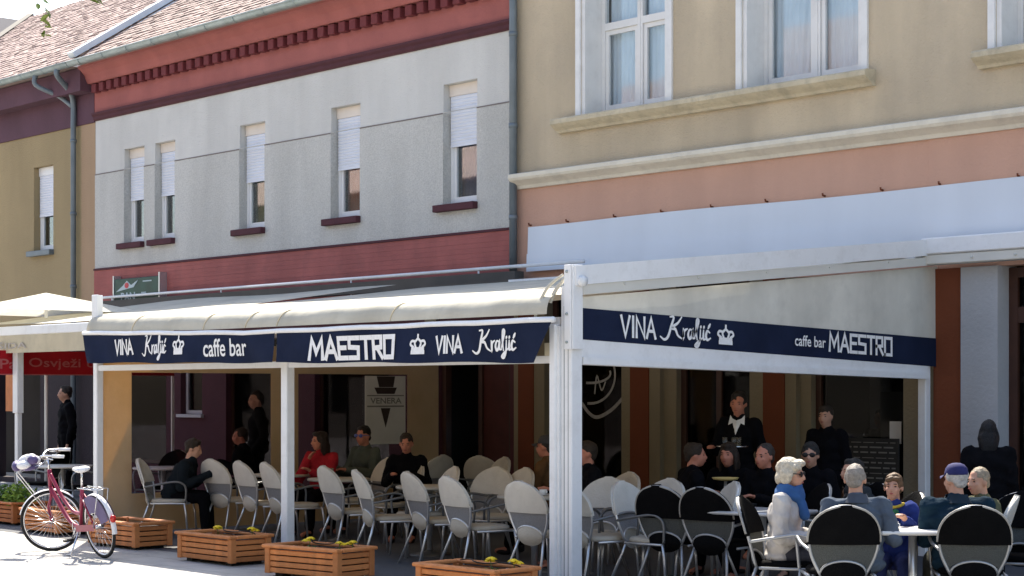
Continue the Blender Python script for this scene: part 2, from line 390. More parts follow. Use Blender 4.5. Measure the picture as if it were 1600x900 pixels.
# ------------------------------------------------------------------ wall with openings
def wall(mb, x0, x1, z0, z1, holes, y, depth):
    xs = sorted({x0, x1, *[h[0] for h in holes], *[h[1] for h in holes]}); zs = sorted({z0, z1, *[h[2] for h in holes], *[h[3] for h in holes]})
    xs = [x for x in xs if x0 <= x <= x1]; zs = [z for z in zs if z0 <= z <= z1]
    for i in range(len(xs)-1):
        for j in range(len(zs)-1):
            cx = (xs[i]+xs[i+1])/2; cz = (zs[j]+zs[j+1])/2
            if any(h[0] < cx < h[1] and h[2] < cz < h[3] for h in holes): continue
            mb.add([(xs[i],y,zs[j]),(xs[i+1],y,zs[j]),(xs[i+1],y,zs[j+1]),(xs[i],y,zs[j+1])], [(0,1,2,3)])
    for a, b, c, d in holes:
        c2 = max(c, z0); d2 = min(d, z1); e = y+depth
        if d2 <= c2: continue
        mb.add([(a,y,c2),(a,e,c2),(a,e,d2),(a,y,d2)], [(0,1,2,3)]); mb.add([(b,y,c2),(b,y,d2),(b,e,d2),(b,e,c2)], [(0,1,2,3)])
        if c >= z0: mb.add([(a,y,c),(b,y,c),(b,e,c),(a,e,c)], [(0,1,2,3)])
        if d <= z1: mb.add([(a,y,d),(a,e,d),(b,e,d),(b,y,d)], [(0,1,2,3)])
def frame_rect(mb, x0, x1, z0, z1, y0, y1, w):
    mb.box(x0, x0+w, y0, y1, z0, z1); mb.box(x1-w, x1, y0, y1, z0, z1)
    mb.box(x0+w, x1-w, y0+.002, y1-.002, z0, z0+w); mb.box(x0+w, x1-w, y0+.002, y1-.002, z1-w, z1)

def shutter_window(parent, x0, x1, z0, z1, shut, reflection_curtain, sill=True, box='shutter_box'):
    y = F+.13
    w = MB(); frame_rect(w, x0+.004, x1-.004, z0+.004, z1-.16, y, y+.06, .055)
    frame_rect(w, x0+.062, x1-.062, z0+.062, z1-.225, y+.012, y+.05, .05)
    win = w.build('window', 'white_plastic', parent)
    B('shutter_box', box, win, (x0+.006, x1-.006, y-.03, y+.08, z1-.158, z1-.004))
    s = MB(); zt = z1-.16; zb = z0+(z1-z0)*shut; n = int((zt-zb)/.045)
    for i in range(n):
        a = zb+(zt-zb)*i/n; b = zb+(zt-zb)*(i+1)/n
        s.add([(x0+.03,y-.018,a),(x1-.03,y-.018,a),(x1-.03,y-.028,(a+b)/2),(x0+.03,y-.028,(a+b)/2),(x1-.03,y-.016,b),(x0+.03,y-.016,b)], [(0,1,2,3),(3,2,4,5)])
    s.box(x0+.03, x1-.03, y-.03, y-.012, zb-.03, zb-.001)
    s.build('roller_shutter', 'shutter_white', win)
    p = MB(); p.box(x0+.11, x1-.11, y+.028, y+.034, z0+.11, z1-.27); p.build('pane', 'glass_window', win)
    c = MB()
    c.grid(lambda u, v: (x0+.06+u*(x1-x0-.12), y+.13+.02*math.sin(u*26), z0+.05+v*(z1-z0-.3)), 26, 1)
    c.build('curtain', reflection_curtain, win)
    if sill:
        q = MB(); q.bbox(x0-.13, x1+.02, F-.10, F+.12, z0-.095, z0+.002, b=.008); q.build('sill', 'moulding_paint' if sill is True else sill, win)
    return win

# ------------------------------------------------------------------ grey-white building
gb = empty('terraced_house', (-12, F, 0), 0, 'pale grey plastered house with red cornice and roller-shuttered windows', 'building')
gb.location = (0, 0, 0)
HG = [(-16.56,-15.90,4.27,5.90), (-15.55,-14.92,4.27,5.90), (-13.0,-12.30,4.27,5.92), (-10.58,-9.87,4.27,5.92), (-7.99,-7.28,4.28,5.94)]
w = MB(); wall(w, -17.56, -6.52, 5.55, 6.5, HG, F, .24); w.build('upper_wall', 'plaster_pale', gb)
w = MB(); wall(w, -17.56, -6.52, 3.86, 5.55, HG, F-.012, .25); w.box(-17.56, -6.52, F-.012, F+.01, 5.5501, 5.556); w.build('lower_wall', 'plaster_grey', gb)
cur = ['curtain_brown', 'curtain_brown', 'curtain_olive', 'curtain_red', 'curtain_blue']  # curtain colours carry the reflections of each pane
for h, c, s in zip(HG, cur, (.47, .47, .47, .455, .50)): shutter_window(gb, *h, s, c)
gx = [-17.56]+[v for h in HG for v in (h[0]-.001, h[1]+.001)]+[-6.52]
for i in range(0, len(gx), 2): B('wall_groove', 'groove_dark', gb, (gx[i], gx[i+1], F-.016, F-.013, 5.535, 5.552))
B('drip_edge', 'moulding_paint', gb, (-17.56, -6.52, F-.045, F-.014, 3.853, 3.885))
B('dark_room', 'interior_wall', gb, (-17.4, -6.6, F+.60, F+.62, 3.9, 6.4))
# lower red band with thin courses
b = MB()
n = 12
for i in range(n):
    z0 = 3.05+i*(.80/n); b.box(-17.56, -6.52, F-.03+(.0015 if i % 2 else 0), F+.2, z0+.0015, z0+.80/n)
b.box(-17.56, -6.52, F-.012, F+.19, 3.04, 3.852)
b.build('red_band', 'red_band', gb)
# cornice: moulding, frieze, dentils, corona
def sweep(mb, prof, x0, x1):
    n = len(prof); vs = [(x0, y, z) for y, z in prof] + [(x1, y, z) for y, z in prof]
    mb.add(vs, [(i, i+1, i+1+n, i+n) for i in range(n-1)]); mb.add([vs[i] for i in range(n)], [list(range(n))]); mb.add([vs[i+n] for i in range(n)], [list(range(n))[::-1]])
b = MB(); sweep(b, [(F+.05,6.49),(F-.02,6.49),(F-.05,6.52),(F-.05,6.56),(F-.085,6.59),(F-.085,6.625),(F+.05,6.63)], -17.56, -6.52); b.build('moulding', 'moulding_paint', gb)
B('frieze', 'red_paint', gb, (-17.56, -6.52, F-.02, F+.1, 6.632, 6.99))
B('dentil_backing', 'maroon_paint', gb, (-17.56, -6.52, F-.03, F+.1, 6.992, 7.128))
dm = MB(); dm.bbox(-.075, .075, F-.145, F-.031, 6.965, 7.115, b=.008); dm = dm.mesh('dentil', 'dentil_paint')
for i in range(42):
    o = link(bpy.data.objects.new('dentil', dm), gb); o.location.x = -17.38+i*.2585
b = MB(); sweep(b, [(F+.1,7.13),(F-.15,7.13),(F-.17,7.15),(F-.22,7.27),(F-.31,7.36),(F-.35,7.38),(F-.35,7.42),(F+.1,7.425)], -17.56, -6.52); b.build('corona', 'red_paint', gb)
# ground floor of that house: maroon piers, shop windows
HG0 = [(-16.9,-15.2,.5,2.5), (-14.75,-14.1,1.35,2.35), (-13.4,-11.6,.4,2.6), (-11.0,-9.2,.4,2.6), (-8.08,-6.62,.02,2.6)]
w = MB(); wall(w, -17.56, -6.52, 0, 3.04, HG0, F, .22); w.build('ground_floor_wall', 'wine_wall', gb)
for i, h in enumerate(HG0[:4]):
    q = MB(); frame_rect(q, h[0]+.003, h[1]-.003, h[2]+.003, h[3]-.003, F+.10, F+.16, .06); wi = q.build('shop_window', 'white_trim' if i == 1 else 'door_brown', gb)
    B('pane', 'glass_shop', wi, (h[0]+.06, h[1]-.06, F+.125, F+.132, h[2]+.06, h[3]-.06))
    if i == 1:
        B('blind', 'maroon_paint', wi, (h[0]+.06, h[1]-.06, F+.18, F+.19, h[2]+.06, h[3]-.06))
        B('sill', 'white_trim', wi, (h[0]-.05, h[1]+.05, F-.06, F+.09, h[2]-.05, h[2]))
B('door_frame', 'door_brown', gb, (-8.078, -8.0, F+.05, F+.15, .02, 2.59), (-7.32, -7.24, F+.05, F+.15, .02, 2.59), (-6.70, -6.622, F+.05, F+.15, .02, 2.59), (-8.0, -6.70, F+.052, F+.148, 2.5, 2.588))
B('door', 'door_red', gb, (-7.24, -6.70, F+.08, F+.12, .02, 2.5))
B('door_jamb', 'margin_stucco', gb, (-8.34, -8.09, F-.05, F-.002, 0, 2.9))
B('back_wall', 'interior_wall', gb, (-17.5, -6.55, F+3.0, F+3.1, 0, 3.0))
B('party_wall', 'interior_wall', gb, (-17.54, -17.45, F+.22, F+3.1, 0, 3.0))
B('inner_floor', 'interior_floor', gb, (-17.5, -6.55, F+.22, F+3.0, -.02, .012))
B('room_divider', 'interior_wall', gb, (-8.6, -8.5, F+.22, F+3.0, 0, 3.0))
B('ceiling', 'interior_wall', gb, (-17.5, -6.55, F+.22, F+3.0, 3.0, 3.03))

# ------------------------------------------------------------------ roofs
k33 = math.tan(R(33)); EY, EZ = F-.48, 7.47
def tiles(parent, x0, x1, left_slant, m, ridge=9.6):
    q = MB(); cs = math.cos(R(33)); sn = math.sin(R(33)); n = int((ridge-EY)/cs/.17); tw = .185
    rnd = random.Random(3)
    for r in range(n):
        off = tw/2 if r % 2 else 0; c = int((x1-x0)/tw)
        for i in range(c):
            xa = x0+off+i*tw
            if xa+tw > x1: continue
            s0 = r*.17-.02; ym = EY+s0*cs
            if left_slant and xa < left_slant(ym): continue
            j = rnd.uniform(-.006, .006); tl = rnd.uniform(-.006, .006)
            def P(x, s, h): return (x, EY+s*cs-h*sn, EZ+s*sn+h*cs)
            t = .022+j
            q.add([P(xa+.004,s0+.03,t+.014),P(xa+.045,s0,t+.016),P(xa+tw-.045,s0,t+.016+tl),P(xa+tw-.004,s0+.03,t+.014+tl),P(xa+tw-.004,s0+.20,t),P(xa+.004,s0+.20,t),
                   P(xa+.004,s0+.03,t-.008),P(xa+.045,s0,t-.006),P(xa+tw-.045,s0,t-.006),P(xa+tw-.004,s0+.03,t-.008)],
                  [(0,1,2,3,4,5),(0,6,7,1),(1,7,8,2),(2,8,9,3)])
    o = q.build('roof_tiles', m, parent); o['kind'] = 'stuff'; return o
def roof(parent, x0, x1, xl_top, name='roof'):
    q = MB(); a = EZ-.02; zt = EZ+(9.62-EY)*k33-.02
    q.add([(x0,EY,a),(x1,EY,a),(x1,9.62,zt),(xl_top,9.62,zt),(x0,14.4,a),(x1,14.4,a)], [(0,1,2,3),(3,2,5,4)])
    q.add([(x0,EY,a-.03),(x1,EY,a-.03),(x1,F+.02,a-.03),(x0,F+.02,a-.03)], [(0,3,2,1)])
    q.add([(x0,EY,a-.03),(x1,EY,a-.03),(x1,EY,a),(x0,EY,a)], [(0,1,2,3)])
    return q.build(name, 'roof_tile', parent)
rf = roof(gb, -17.45, -6.52, -17.45); tiles(rf, -17.42, -6.54, None, 'roof_tile')
B('end_wall', 'plaster_grey', gb, (-6.62, -6.53, F+.25, 14.0, 3.0, 7.3))
q = MB(); zt = EZ+(9.6-EY)*k33
for dx, mt, nm in ((-17.52, 'zinc_light', 'roof_flashing'),):
    q.obox((dx, EY-.02, EZ+.12), (dx, 9.6, zt+.12), .20, .10); q.obox((dx+.16, EY+.1, EZ+.05), (dx+.16, 9.6, zt+.05), .14, .05)
    q.build(nm, mt, gb)
def gutter(parent, x0, x1):
    q = MB(); r = .075; yc = EY-.05; zc = EZ-.015; n = 10
    def P(x, i, rr): a = math.pi*i/n; return (x, yc-rr*math.cos(a), zc-rr*math.sin(a))
    vs = [P(x, i, rr) for x in (x0, x1) for rr in (r, r-.008) for i in range(n+1)]; m = n+1
    q.add(vs, [(i, i+1, 2*m+i+1, 2*m+i) for i in range(n)] + [(m+i+1, m+i, 3*m+i, 3*m+i+1) for i in range(n)] + [(i, m+i, m+i+1, i+1) for i in range(n)] + [(2*m+i+1, 3*m+i+1, 3*m+i, 2*m+i) for i in range(n)], True)
    q.tube([(x0, yc-r, zc+.004), (x1, yc-r, zc+.004)], .014, 8)
    gt = q.build('gutter', 'zinc', parent)
    x = x0+.4
    bm_ = MB(); bm_.tube([(0, yc-r-.008, zc), (0, yc-r*.7-.006, zc-r*.75), (0, yc, zc-r-.008), (0, yc+r*.7, zc-r*.7), (0, yc+r+.03, zc+.0)], .009, 5); me = bm_.mesh('gutter_bracket', 'zinc')
    while x < x1:
        o = link(bpy.data.objects.new('gutter_bracket', me), gt); o.location.x = x; x += .8
    return gt
gutter(gb, -17.5, -6.5)
q = MB(); q.tube(catmull([(-6.66,EY-.05,7.40),(-6.66,EY-.04,7.30),(-6.56,F-.2,7.12),(-6.45,F-.12,6.95),(-6.45,F-.10,6.6)], 5)+[Vector((-6.45,F-.10,3.3))], .052, 12)
dp = q.build('drainpipe', 'zinc_dark', gb)
for z in (6.4, 5.2, 4.0): q = MB(); q.tube([(-6.45,F-.10,z-.03),(-6.45,F-.10,z+.03)], .060, 12); q.build('pipe_clamp', 'zinc_dark', dp)
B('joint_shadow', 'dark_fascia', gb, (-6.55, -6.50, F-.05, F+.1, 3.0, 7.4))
# dark fascia and tube rail along the wall at awning height
B('awning_fascia', 'dark_fascia', gb, (-16.9, -6.2, F-.30, F-.14, 3.12, 3.28))
q = MB(); q.tube([(-17.2, F-.22, 3.345), (-5.0, F-.22, 3.345)], .024, 8)
for x in (-16.6, -13.2, -9.8, -7.0): q.tube([(x, F-.22, 3.05), (x, F-.22, 3.345)], .014, 6)
q.build('fascia_rail', 'white_metal', gb)

# ------------------------------------------------------------------ mustard building on the left
yb = empty('corner_house', (0, 0, 0), 0, 'mustard yellow house with dark purple eaves at the left edge', 'building')
HY = [(-19.85, -19.10, 4.32, 5.88)]
w = MB(); wall(w, -26, -18.05, 2.9, 6.47, HY, F, .22); w.build('upper_wall', 'mustard_plaster', yb)
B('wall_strip', 'orange_plaster', yb, (-18.05, -17.562, F-.006, F+.2, 2.9, 6.47))
shutter_window(yb, *HY[0], .43, 'curtain_blue', 'zinc_dark', 'white_plastic')
B('eaves_band', 'purple_paint', yb, (-26, -17.562, F-.03, F+.1, 6.472, 7.0))
B('eaves_soffit', 'purple_paint', yb, (-26, -17.562, F-.30, F+.1, 7.002, 7.40))
HY0 = [(-24.5,-22.2,.1,2.5), (-21.4,-19.6,.1,2.5)]
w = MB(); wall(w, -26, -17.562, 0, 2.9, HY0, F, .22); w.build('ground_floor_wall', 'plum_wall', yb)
B('back_wall', 'interior_wall', yb, (-26, -17.6, F+2.0, F+2.1, 0, 2.9))
B('dark_room', 'interior_wall', yb, (-25, -17.8, F+.60, F+.62, 3.9, 6.4))
sl = lambda y: -24.7-(y-EY)*.745
rf = roof(yb, -24.7, -17.62, -28.2); tiles(rf, -28.4, -17.66, sl, 'roof_tile_light')
q = MB(); q.obox((-24.72, EY, EZ+.05), (-28.22, 9.6, zt+.05), .16, .07); q.build('verge_board', 'dark_fascia', rf)
gutter(yb, -26, -17.53)
q = MB(); q.tube(catmull([(-17.95,EY-.05,7.40),(-17.95,EY-.05,7.28),(-18.1,F-.2,7.05),(-18.19,F-.09,6.85),(-18.19,F-.09,6.5)], 5)+[Vector((-18.19,F-.09,.1))], .05, 10)
dp = q.build('drainpipe', 'zinc_dark', yb)
q = MB(); q.tube(catmull([(-18.75,EY-.05,7.40),(-18.75,EY-.05,7.22),(-18.5,F-.2,7.02),(-18.22,F-.1,6.82)], 5), .042, 10); q.build('pipe_branch', 'zinc_dark', dp)
for z in (6.2, 4.9, 3.6): q = MB(); q.tube([(-18.19,F-.09,z-.03),(-18.19,F-.09,z+.03)], .060, 10); q.build('pipe_clamp', 'zinc_dark', dp)

# far dark roof behind
fb = empty('distant_house', (-38, 14, 0), 0, 'dark slate roof tip of a distant house against the sky', 'building')
q = MB(); q.add([(-6,-4,9.0),(3,-4,9.0),(3,6,9.0),(-6,6,9.0),(-1.4,-4,12.9),(-1.4,6,12.9)], [(0,1,4),(1,2,5,4),(2,3,5),(3,0,4,5)]); q.build('roof', 'dark_slate', fb)
B('wall', 'plaster_grey', fb, (-5.8, 2.8, -3.8, 5.8, 0, 9.0))

# ------------------------------------------------------------------ beige building on the right
bb = empty('corner_cafe_building', (0, 0, 0), 0, 'beige two-storey building with salmon shop band and ledge under its windows', 'building')
HB = [(-5.27,-3.78,5.22,7.6), (-2.60,-.90,5.22,7.6), (.78,2.4,5.22,7.6)]
w = MB(); wall(w, -6.50, 9, 4.42, 7.95, HB, F, .38); w.build('upper_wall', 'beige_plaster', bb)
B('salmon_band', 'salmon_plaster', bb, (-6.50, -.02, F-.008, F+.3, 3.0, 4.42))
B('salmon_band', 'salmon_plaster', bb, (-.018, 9, F-.022, F+.3, 3.0, 4.42))
def cornice(name, x0, x1):
    b = MB(); sweep(b, [(F+.1,4.37),(F-.05,4.37),(F-.07,4.41),(F-.12,4.44),(F-.18,4.47),(F-.20,4.50),(F-.20,4.545),(F-.16,4.56),(F+.1,4.60)], x0, x1); return b.build(name, 'cornice_paint', bb)
cornice('cornice', -6.44, -.35); cornice('cornice', -.347, 9)
B('eaves', 'cream_stucco', bb, (-6.6, 9, F-.30, 14, 7.95, 8.1))
B('side_wall', 'beige_plaster', bb, (-6.50, -6.42, F+.31, 14, 3.0, 7.95))
def ledge(x0, x1):
    b = MB(); sweep(b, [(F+.06,5.02),(F-.06,5.02),(F-.08,5.05),(F-.15,5.09),(F-.19,5.12),(F-.19,5.17),(F-.17,5.19),(F+.30,5.215)], x0, x1); b.build('window_ledge', 'weathered_ledge', bb)
ledge(-5.66, -.72); ledge(.60, 3.0)
def tall_window(x0, x1, z0, z1, transom):
    y = F+.30
    w = MB(); frame_rect(w, x0+.06, x1-.06, z0+.01, z1-.05, y, y+.07, .06)
    xm = (x0+x1)/2; w.box(xm-.045, xm+.045, y-.012, y+.06, z0+.07, z1-.11); w.box(xm-.012, xm+.012, y-.02, y-.012, z0+.07, z1-.11)
    win = w.build('window', 'white_trim', bb)
    if transom:
        q = MB(); q.box(x0+.12, xm-.045, y-.015, y+.06, transom, transom+.09); q.box(xm+.045, x1-.12, y-.015, y+.06, transom, transom+.09); q.build('transom', 'white_trim', win)
    for a, b_ in ((x0+.12, xm-.045), (xm+.045, x1-.12)):
        q = MB(); frame_rect(q, a+.004, b_-.004, z0+.075, (transom-.003) if transom else z1-.12, y+.008, y+.05, .055); q.build('sash', 'white_trim', win)
        B('pane', 'glass_window', win, (a+.05, b_-.05, y+.03, y+.036, z0+.12, (transom-.05) if transom else z1-.16))
        if transom: B('pane', 'glass_window', win, (a, b_, y+.03, y+.036, transom+.09, z1-.11))
    for j, (a, b_) in enumerate(((x0+.10, xm-.01), (xm+.02, x1-.10))):
        q = MB(); z_b = z0+.05
        q.grid(lambda u, v: (a+u*(b_-a)*(1-.25*(1-v)*(1 if j == 0 else .1)), y+.12+.016*math.sin(u*31+v*2+1.3*math.sin(u*7))+.01*math.sin(u*77), z_b+v*(z1-z_b)), 48, 6); q.build('net_curtain', 'curtain_white', win)
    for s in (x0-.085, x1+.004): B('surround', 'white_trim', win, (s, s+.081, F-.03, F+.004, z0-.003, z1+.1))
    B('reveal_lining', 'white_trim', win, (x0-.001, x0+.058, F+.004, y+.10, z0-.003, z1)); B('reveal_lining', 'white_trim', win, (x1-.058, x1+.001, F+.004, y+.10, z0-.003, z1))
    return win
tall_window(*HB[0], 6.30); tall_window(*HB[1], 6.52); tall_window(*HB[2], 6.52)
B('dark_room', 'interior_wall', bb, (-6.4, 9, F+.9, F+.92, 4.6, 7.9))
# sheet metal flashing above the awning, with hooks
sm = MB()
NP = 1
for i in range(NP):
    xa = -6.22+i*(7.9/NP); xb = xa+7.9/NP-.006
    def SP(x, t, h=0): y = F-.045-.02*t; z = 3.87-.60*t; return (x, y-h, z+.010*math.sin(x*1.3+t*3))
    for t0, t1, h in ((0, .60, 0), (.60, 1, .014)):
        n = 40
        for k in range(n):
            u0 = xa+(xb-xa)*k/n; u1 = xa+(xb-xa)*(k+1)/n
            sm.add([SP(u0,t0,h),SP(u0,t1,h),SP(u1,t1,h),SP(u1,t0,h)], [(0,1,2,3)], True)
    for k in range(40):
        u0 = xa+(xb-xa)*k/40; u1 = xa+(xb-xa)*(k+1)/40; sm.add([SP(u0,.6,0),SP(u1,.6,0),SP(u1,.6,.014),SP(u0,.6,.014)], [(3,2,1,0)])
sheet = sm.build('sheet_flashing', 'sheet_metal', bb)
hk = MB(); hk.tube([(0,F-.01,0),(0,F-.05,.005),(0,F-.055,.03)], .011, 6); hk = hk.mesh('hook', 'pilaster_brown')
for x in (-6.2,-5.5,-4.65,-3.85,-3.05,-2.22,-1.4,-.62,.12,1.06):
    o = link(bpy.data.objects.new('hook', hk), sheet); o.location = (x, 0, 3.885)
# ground floor: pilasters and glazed openings
def pil(x0, x1, m, z1=3.0, d=.06, name='pilaster'): return B(name, m, bb, (x0, x1, F-d, F+.25, 0, z1))
for a, b_ in ((-6.40,-6.11), (-4.36,-4.05), (-2.25,-1.94), (.06,.42)): pil(a, b_, 'pilaster_brown')
for a, b_ in ((-6.498,-6.402), (-6.108,-5.91), (-4.52,-4.362), (-4.048,-3.87), (-2.46,-2.252), (-1.938,-1.78), (-.33,.058)): pil(a, b_, 'margin_stucco', d=.045, name='pilaster_margin')
pil(.422, .86, 'pier_paint', 2.998, .10, 'white_pier')
for a, b_ in ((-3.87,-3.66), (-1.78,-1.62)): B('door_reveal', 'margin_stucco', bb, (a, b_, F+.02, F+.30, 0, 3.0))
OP = [(-5.91,-4.52), (-3.66,-2.46), (-1.62,-.33), (.86,2.5)]
for i, (a, b_) in enumerate(OP):
    q = MB(); frame_rect(q, a+.003, b_-.003, .01, 2.98, F+.10, F+.18, .075 if i != 3 else .10)
    if i == 3: q.box(a+.10, b_-.10, F+.105, F+.175, 2.42, 2.58)
    else: q.box(a+.075, b_-.075, F+.105, F+.175, 2.30, 2.37)
    if i in (0, 2): q.box(a+.075, b_-.075, F+.105, F+.175, .55, .63)
    if i == 1: q.box((a+b_)/2-.04, (a+b_)/2+.04, F+.105, F+.175, .085, 2.30)
    wi = q.build('shop_window', 'door_brown', bb)
    B('pane', 'glass_shop', wi, (a+.05, b_-.05, F+.135, F+.143, .08, 2.95))
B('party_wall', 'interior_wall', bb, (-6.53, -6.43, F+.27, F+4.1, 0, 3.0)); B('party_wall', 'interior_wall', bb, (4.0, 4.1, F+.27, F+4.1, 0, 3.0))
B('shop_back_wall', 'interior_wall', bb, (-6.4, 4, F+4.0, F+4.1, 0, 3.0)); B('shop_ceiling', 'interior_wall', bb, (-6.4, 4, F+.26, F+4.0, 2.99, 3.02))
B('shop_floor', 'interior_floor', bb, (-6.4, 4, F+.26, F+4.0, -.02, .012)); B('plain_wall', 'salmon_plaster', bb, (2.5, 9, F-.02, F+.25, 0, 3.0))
# painted window mark: rings, swash
q = MB(); fw = lambda u, v, t: (u, F+.130-t, v)
def arc(cx, cz, rx, rz, a0, a1, n=24): return [(cx+rx*math.cos(R(a0+(a1-a0)*i/n)), cz+rz*math.sin(R(a0+(a1-a0)*i/n))) for i in range(n+1)]
ribbon(q, arc(-5.24,1.93,.44,.36,-95,50), .032, fw, .004); ribbon(q, arc(-5.24,1.95,.36,.12,-100,10), .03, fw, .0043)
ribbon(q, [(p.x, p.y) for p in catmull([(-5.38,1.56,0),(-5.25,1.44,0),(-5.1,1.40,0),(-4.85,1.50,0),(-4.62,1.68,0)], 8)], .045, fw, .0046)
ribbon(q, [(p.x, p.y) for p in catmull([(-5.16,1.70,0),(-5.12,1.92,0),(-5.04,1.74,0),(-4.97,1.84,0)], 6)], .022, fw, .0049)
q.build('window_painting', 'chalk', bb)
# menu board and notices in the right window
mbd = empty('menu_board', (0, 0, 0), 0, 'dark lined menu board leaning below the window beside the white back post', 'board')
B('panel', 'board_dark', mbd, (-1.15, -.36, F-.10, F-.07, .62, 1.22)); 
q = MB(); rr = random.Random(5)
for i in range(10):
    z = 1.17-i*.055; x = -1.12
    while x < -.42:
        wdt = rr.uniform(.05, .16); q.box(x, min(x+wdt, -.39), F-.104, F-.1002, z, z+(.016 if i % 3 else .008)); x += wdt+.03
q.build('chalk_line', 'poster_grey', mbd)
tag(B('window_notice', 'paper', None, (-.62, -.47, F+.110, F+.116, 1.16, 1.40)), 'small white notice taped low in the right shop window', 'notice')
tag(B('window_poster', 'poster_grey', None, (-.80, -.42, F+.19, F+.20, 1.20, 1.72)), 'grey printed poster behind the right shop window pane', 'poster')
tag(B('interior_panel', 'curtain_brown', None, (-3.10, -2.72, F+1.2, F+1.25, .9, 1.85)), 'pale panel seen dimly through the middle doorway', 'panel')  # sheet added in place of a reflection on the middle glass
tag(B('wall_mirror', 'table_grey', None, (-2.3, -2.0, F+2.0, F+2.04, 1.0, 2.0)), 'greenish pale panel deep inside behind the right window', 'panel')  # sheet added in place of a reflection on the right glass
tag(B('lit_display', 'lit_panel', None, (-7.95, -7.38, F+.9, F+.95, .98, 1.28)), 'pale blue glowing display seen through the dark doorway', 'display')  # weak glow added in place of a reflection, no lamp here
tag(B('display_cabinet', 'interior_floor', None, (-8.0, -7.33, F+.86, F+1.3, .02, .96)), 'dark cabinet under the blue display inside the doorway', 'cabinet')

# ------------------------------------------------------------------ unseen houses across the street, added to keep low light off the terrace
for k_, (xa, xb, hh, mm_, lab) in enumerate(((-52,-30,9.0,'street_front','grey house across the street, farthest left'), (-30,-12,10,'street_front','brownish house across the street, left of the photographer'), (-12,8,9.2,'street_front','dull house across the street behind the photographer'), (8,30,10,'street_front','dull brown house across the street, farthest right'))):
    hs_ = empty('opposite_house', (0, 0, 0), 0, lab, 'building', 'houses across the street')
    hl = [(xa+1.5+i*3.2, xa+2.7+i*3.2, zz, zz+1.7) for i in range(int((xb-xa-2)/3.2)) for zz in (.9, 4.6)]
    q = MB(); wall(q, xa+.01, xb-.01, 0, hh, hl, 0, .2); q.v = [(x, -19-y, z) for x, y, z in q.v]; q.f = [f[::-1] for f in q.f]; q.build('wall', mm_, hs_)
    B('dark_room', 'interior_wall', hs_, (xa+.05, xb-.05, -19.5, -19.4, .2, hh-.3))
    q = MB(); q.add([(xa,-18.6,hh),(xb,-18.6,hh),(xb,-24,hh+3.5),(xa,-24,hh+3.5),(xa,-29,hh),(xb,-29,hh)], [(0,1,2,3),(3,2,5,4),(0,3,4),(1,5,2)]); q.build('roof', 'roof_tile', hs_)

# ------------------------------------------------------------------ green sign on the red band
sg = empty('pub_sign', (.22, 0, -.09), 0, 'green box sign with white and red emblem on the red band', 'sign')
B('panel', 'sign_green', sg, (-16.84, -15.40, F-.16, F-.05, 3.31, 3.74), bev=.01)
B('bracket', 'aluminium', sg, (-15.39, -15.35, F-.17, F-.03, 3.25, 3.80)); B('bracket', 'aluminium', sg, (-16.885, -16.85, F-.17, F-.03, 3.25, 3.80))
fs_ = lambda u, v, t: (u, F-.16-t, v)
q = MB(); font_text(q, 'PAN', -16.62, -16.15, 3.36, 3.50, fs_, .03); q.build('lettering', 'sign_pale', sg)
q = MB(); q.prism([(-16.78,3.52),(-16.55,3.62),(-16.42,3.70),(-16.28,3.62),(-16.05,3.70),(-16.2,3.58),(-16.42,3.56),(-16.6,3.54)][::-1], fs_, .0, .006); q.build('emblem', 'sign_pale', sg)
q = MB(); q.prism([(-16.42+.07*math.cos(a*math.pi/5), 3.62+.05*math.sin(a*math.pi/5)) for a in range(10)], fs_, .007, .010); q.build('emblem_dot', 'sign_red', sg)
q = MB(); q.prism([(-15.9,3.66),(-15.62,3.66),(-15.62,3.68),(-15.9,3.68)], fs_, 0, .004); q.prism([(-15.95,3.47),(-15.8,3.47),(-15.8,3.49),(-15.95,3.49)], fs_, 0, .004); q.build('small_print', 'sign_pale', sg)

# ------------------------------------------------------------------ the cafe awning (posts, roof, valances, screens)
aw = empty('terrace_awning', (0, 0, 0), 0, 'cream terrace awning on white posts with navy lettered valances', 'awning')
def post(x0, x1, y0, y1, z1, name='post', m='white_metal'): 
    q = MB(); q.bbox(x0, x1, y0, y1, 0, z1, b=.008); return q.build(name, m, aw)
cpst = post(-.03, .105, 0, .13, 2.62, 'corner_post')
B('groove', 'zinc_dark', cpst, (.010, .018, -.0015, .003, .0, 2.45), (.060, .066, -.0015, .003, .0, 2.45))
lg = post(-.135, -.06, -.04, .035, 2.30, 'post')
B('post_link', 'white_metal', aw, (-.062, -.028, -.02, .03, .02, 2.28))
B('corner_plate', 'white_metal', aw, (.04, .125, -.030, -.006, 2.08, 2.80), (.128, .142, -.02, .10, 2.08, 2.80), bev=.004)
for z in (2.14, 2.38, 2.74): q = MB(); q.tube([(.08,-.031,z),(.08,-.042,z)], .012, 8); q.build('bolt', 'zinc', aw)
q = MB(); q.tube(catmull([(-.02,.02,2.72),(-.12,-.06,2.62),(-.2,-.10,2.46),(-.22,-.12,2.36)], 6), .014, 6); q.tube(catmull([(.0,.04,2.70),(-.06,-.02,2.60),(-.10,-.06,2.48)], 6), .018, 6); q.build('strap', 'awning_cream', aw)
q = MB(); q.tube([(.12,.06,2.66),(.20,.06,2.66)], .045, 14); q.build('roller_end', 'white_metal', aw)
post(-4.19, -4.08, 0, .10, 2.30); post(-8.04, -7.95, 0, .09, 2.32); post(-.045, .055, 5.16, 5.25, 1.99)
B('post_cap', 'white_metal', aw, (-8.02, -7.90, -.03, .0, 2.30, 2.86), (-8.02, -7.98, .0, .10, 2.30, 2.86), bev=.005)
B('front_rail', 'white_metal', aw, (-7.95, -4.19, .02, .08, 1.965, 2.03)); B('front_rail', 'white_metal', aw, (-4.08, -.135, .02, .08, 1.965, 2.03))
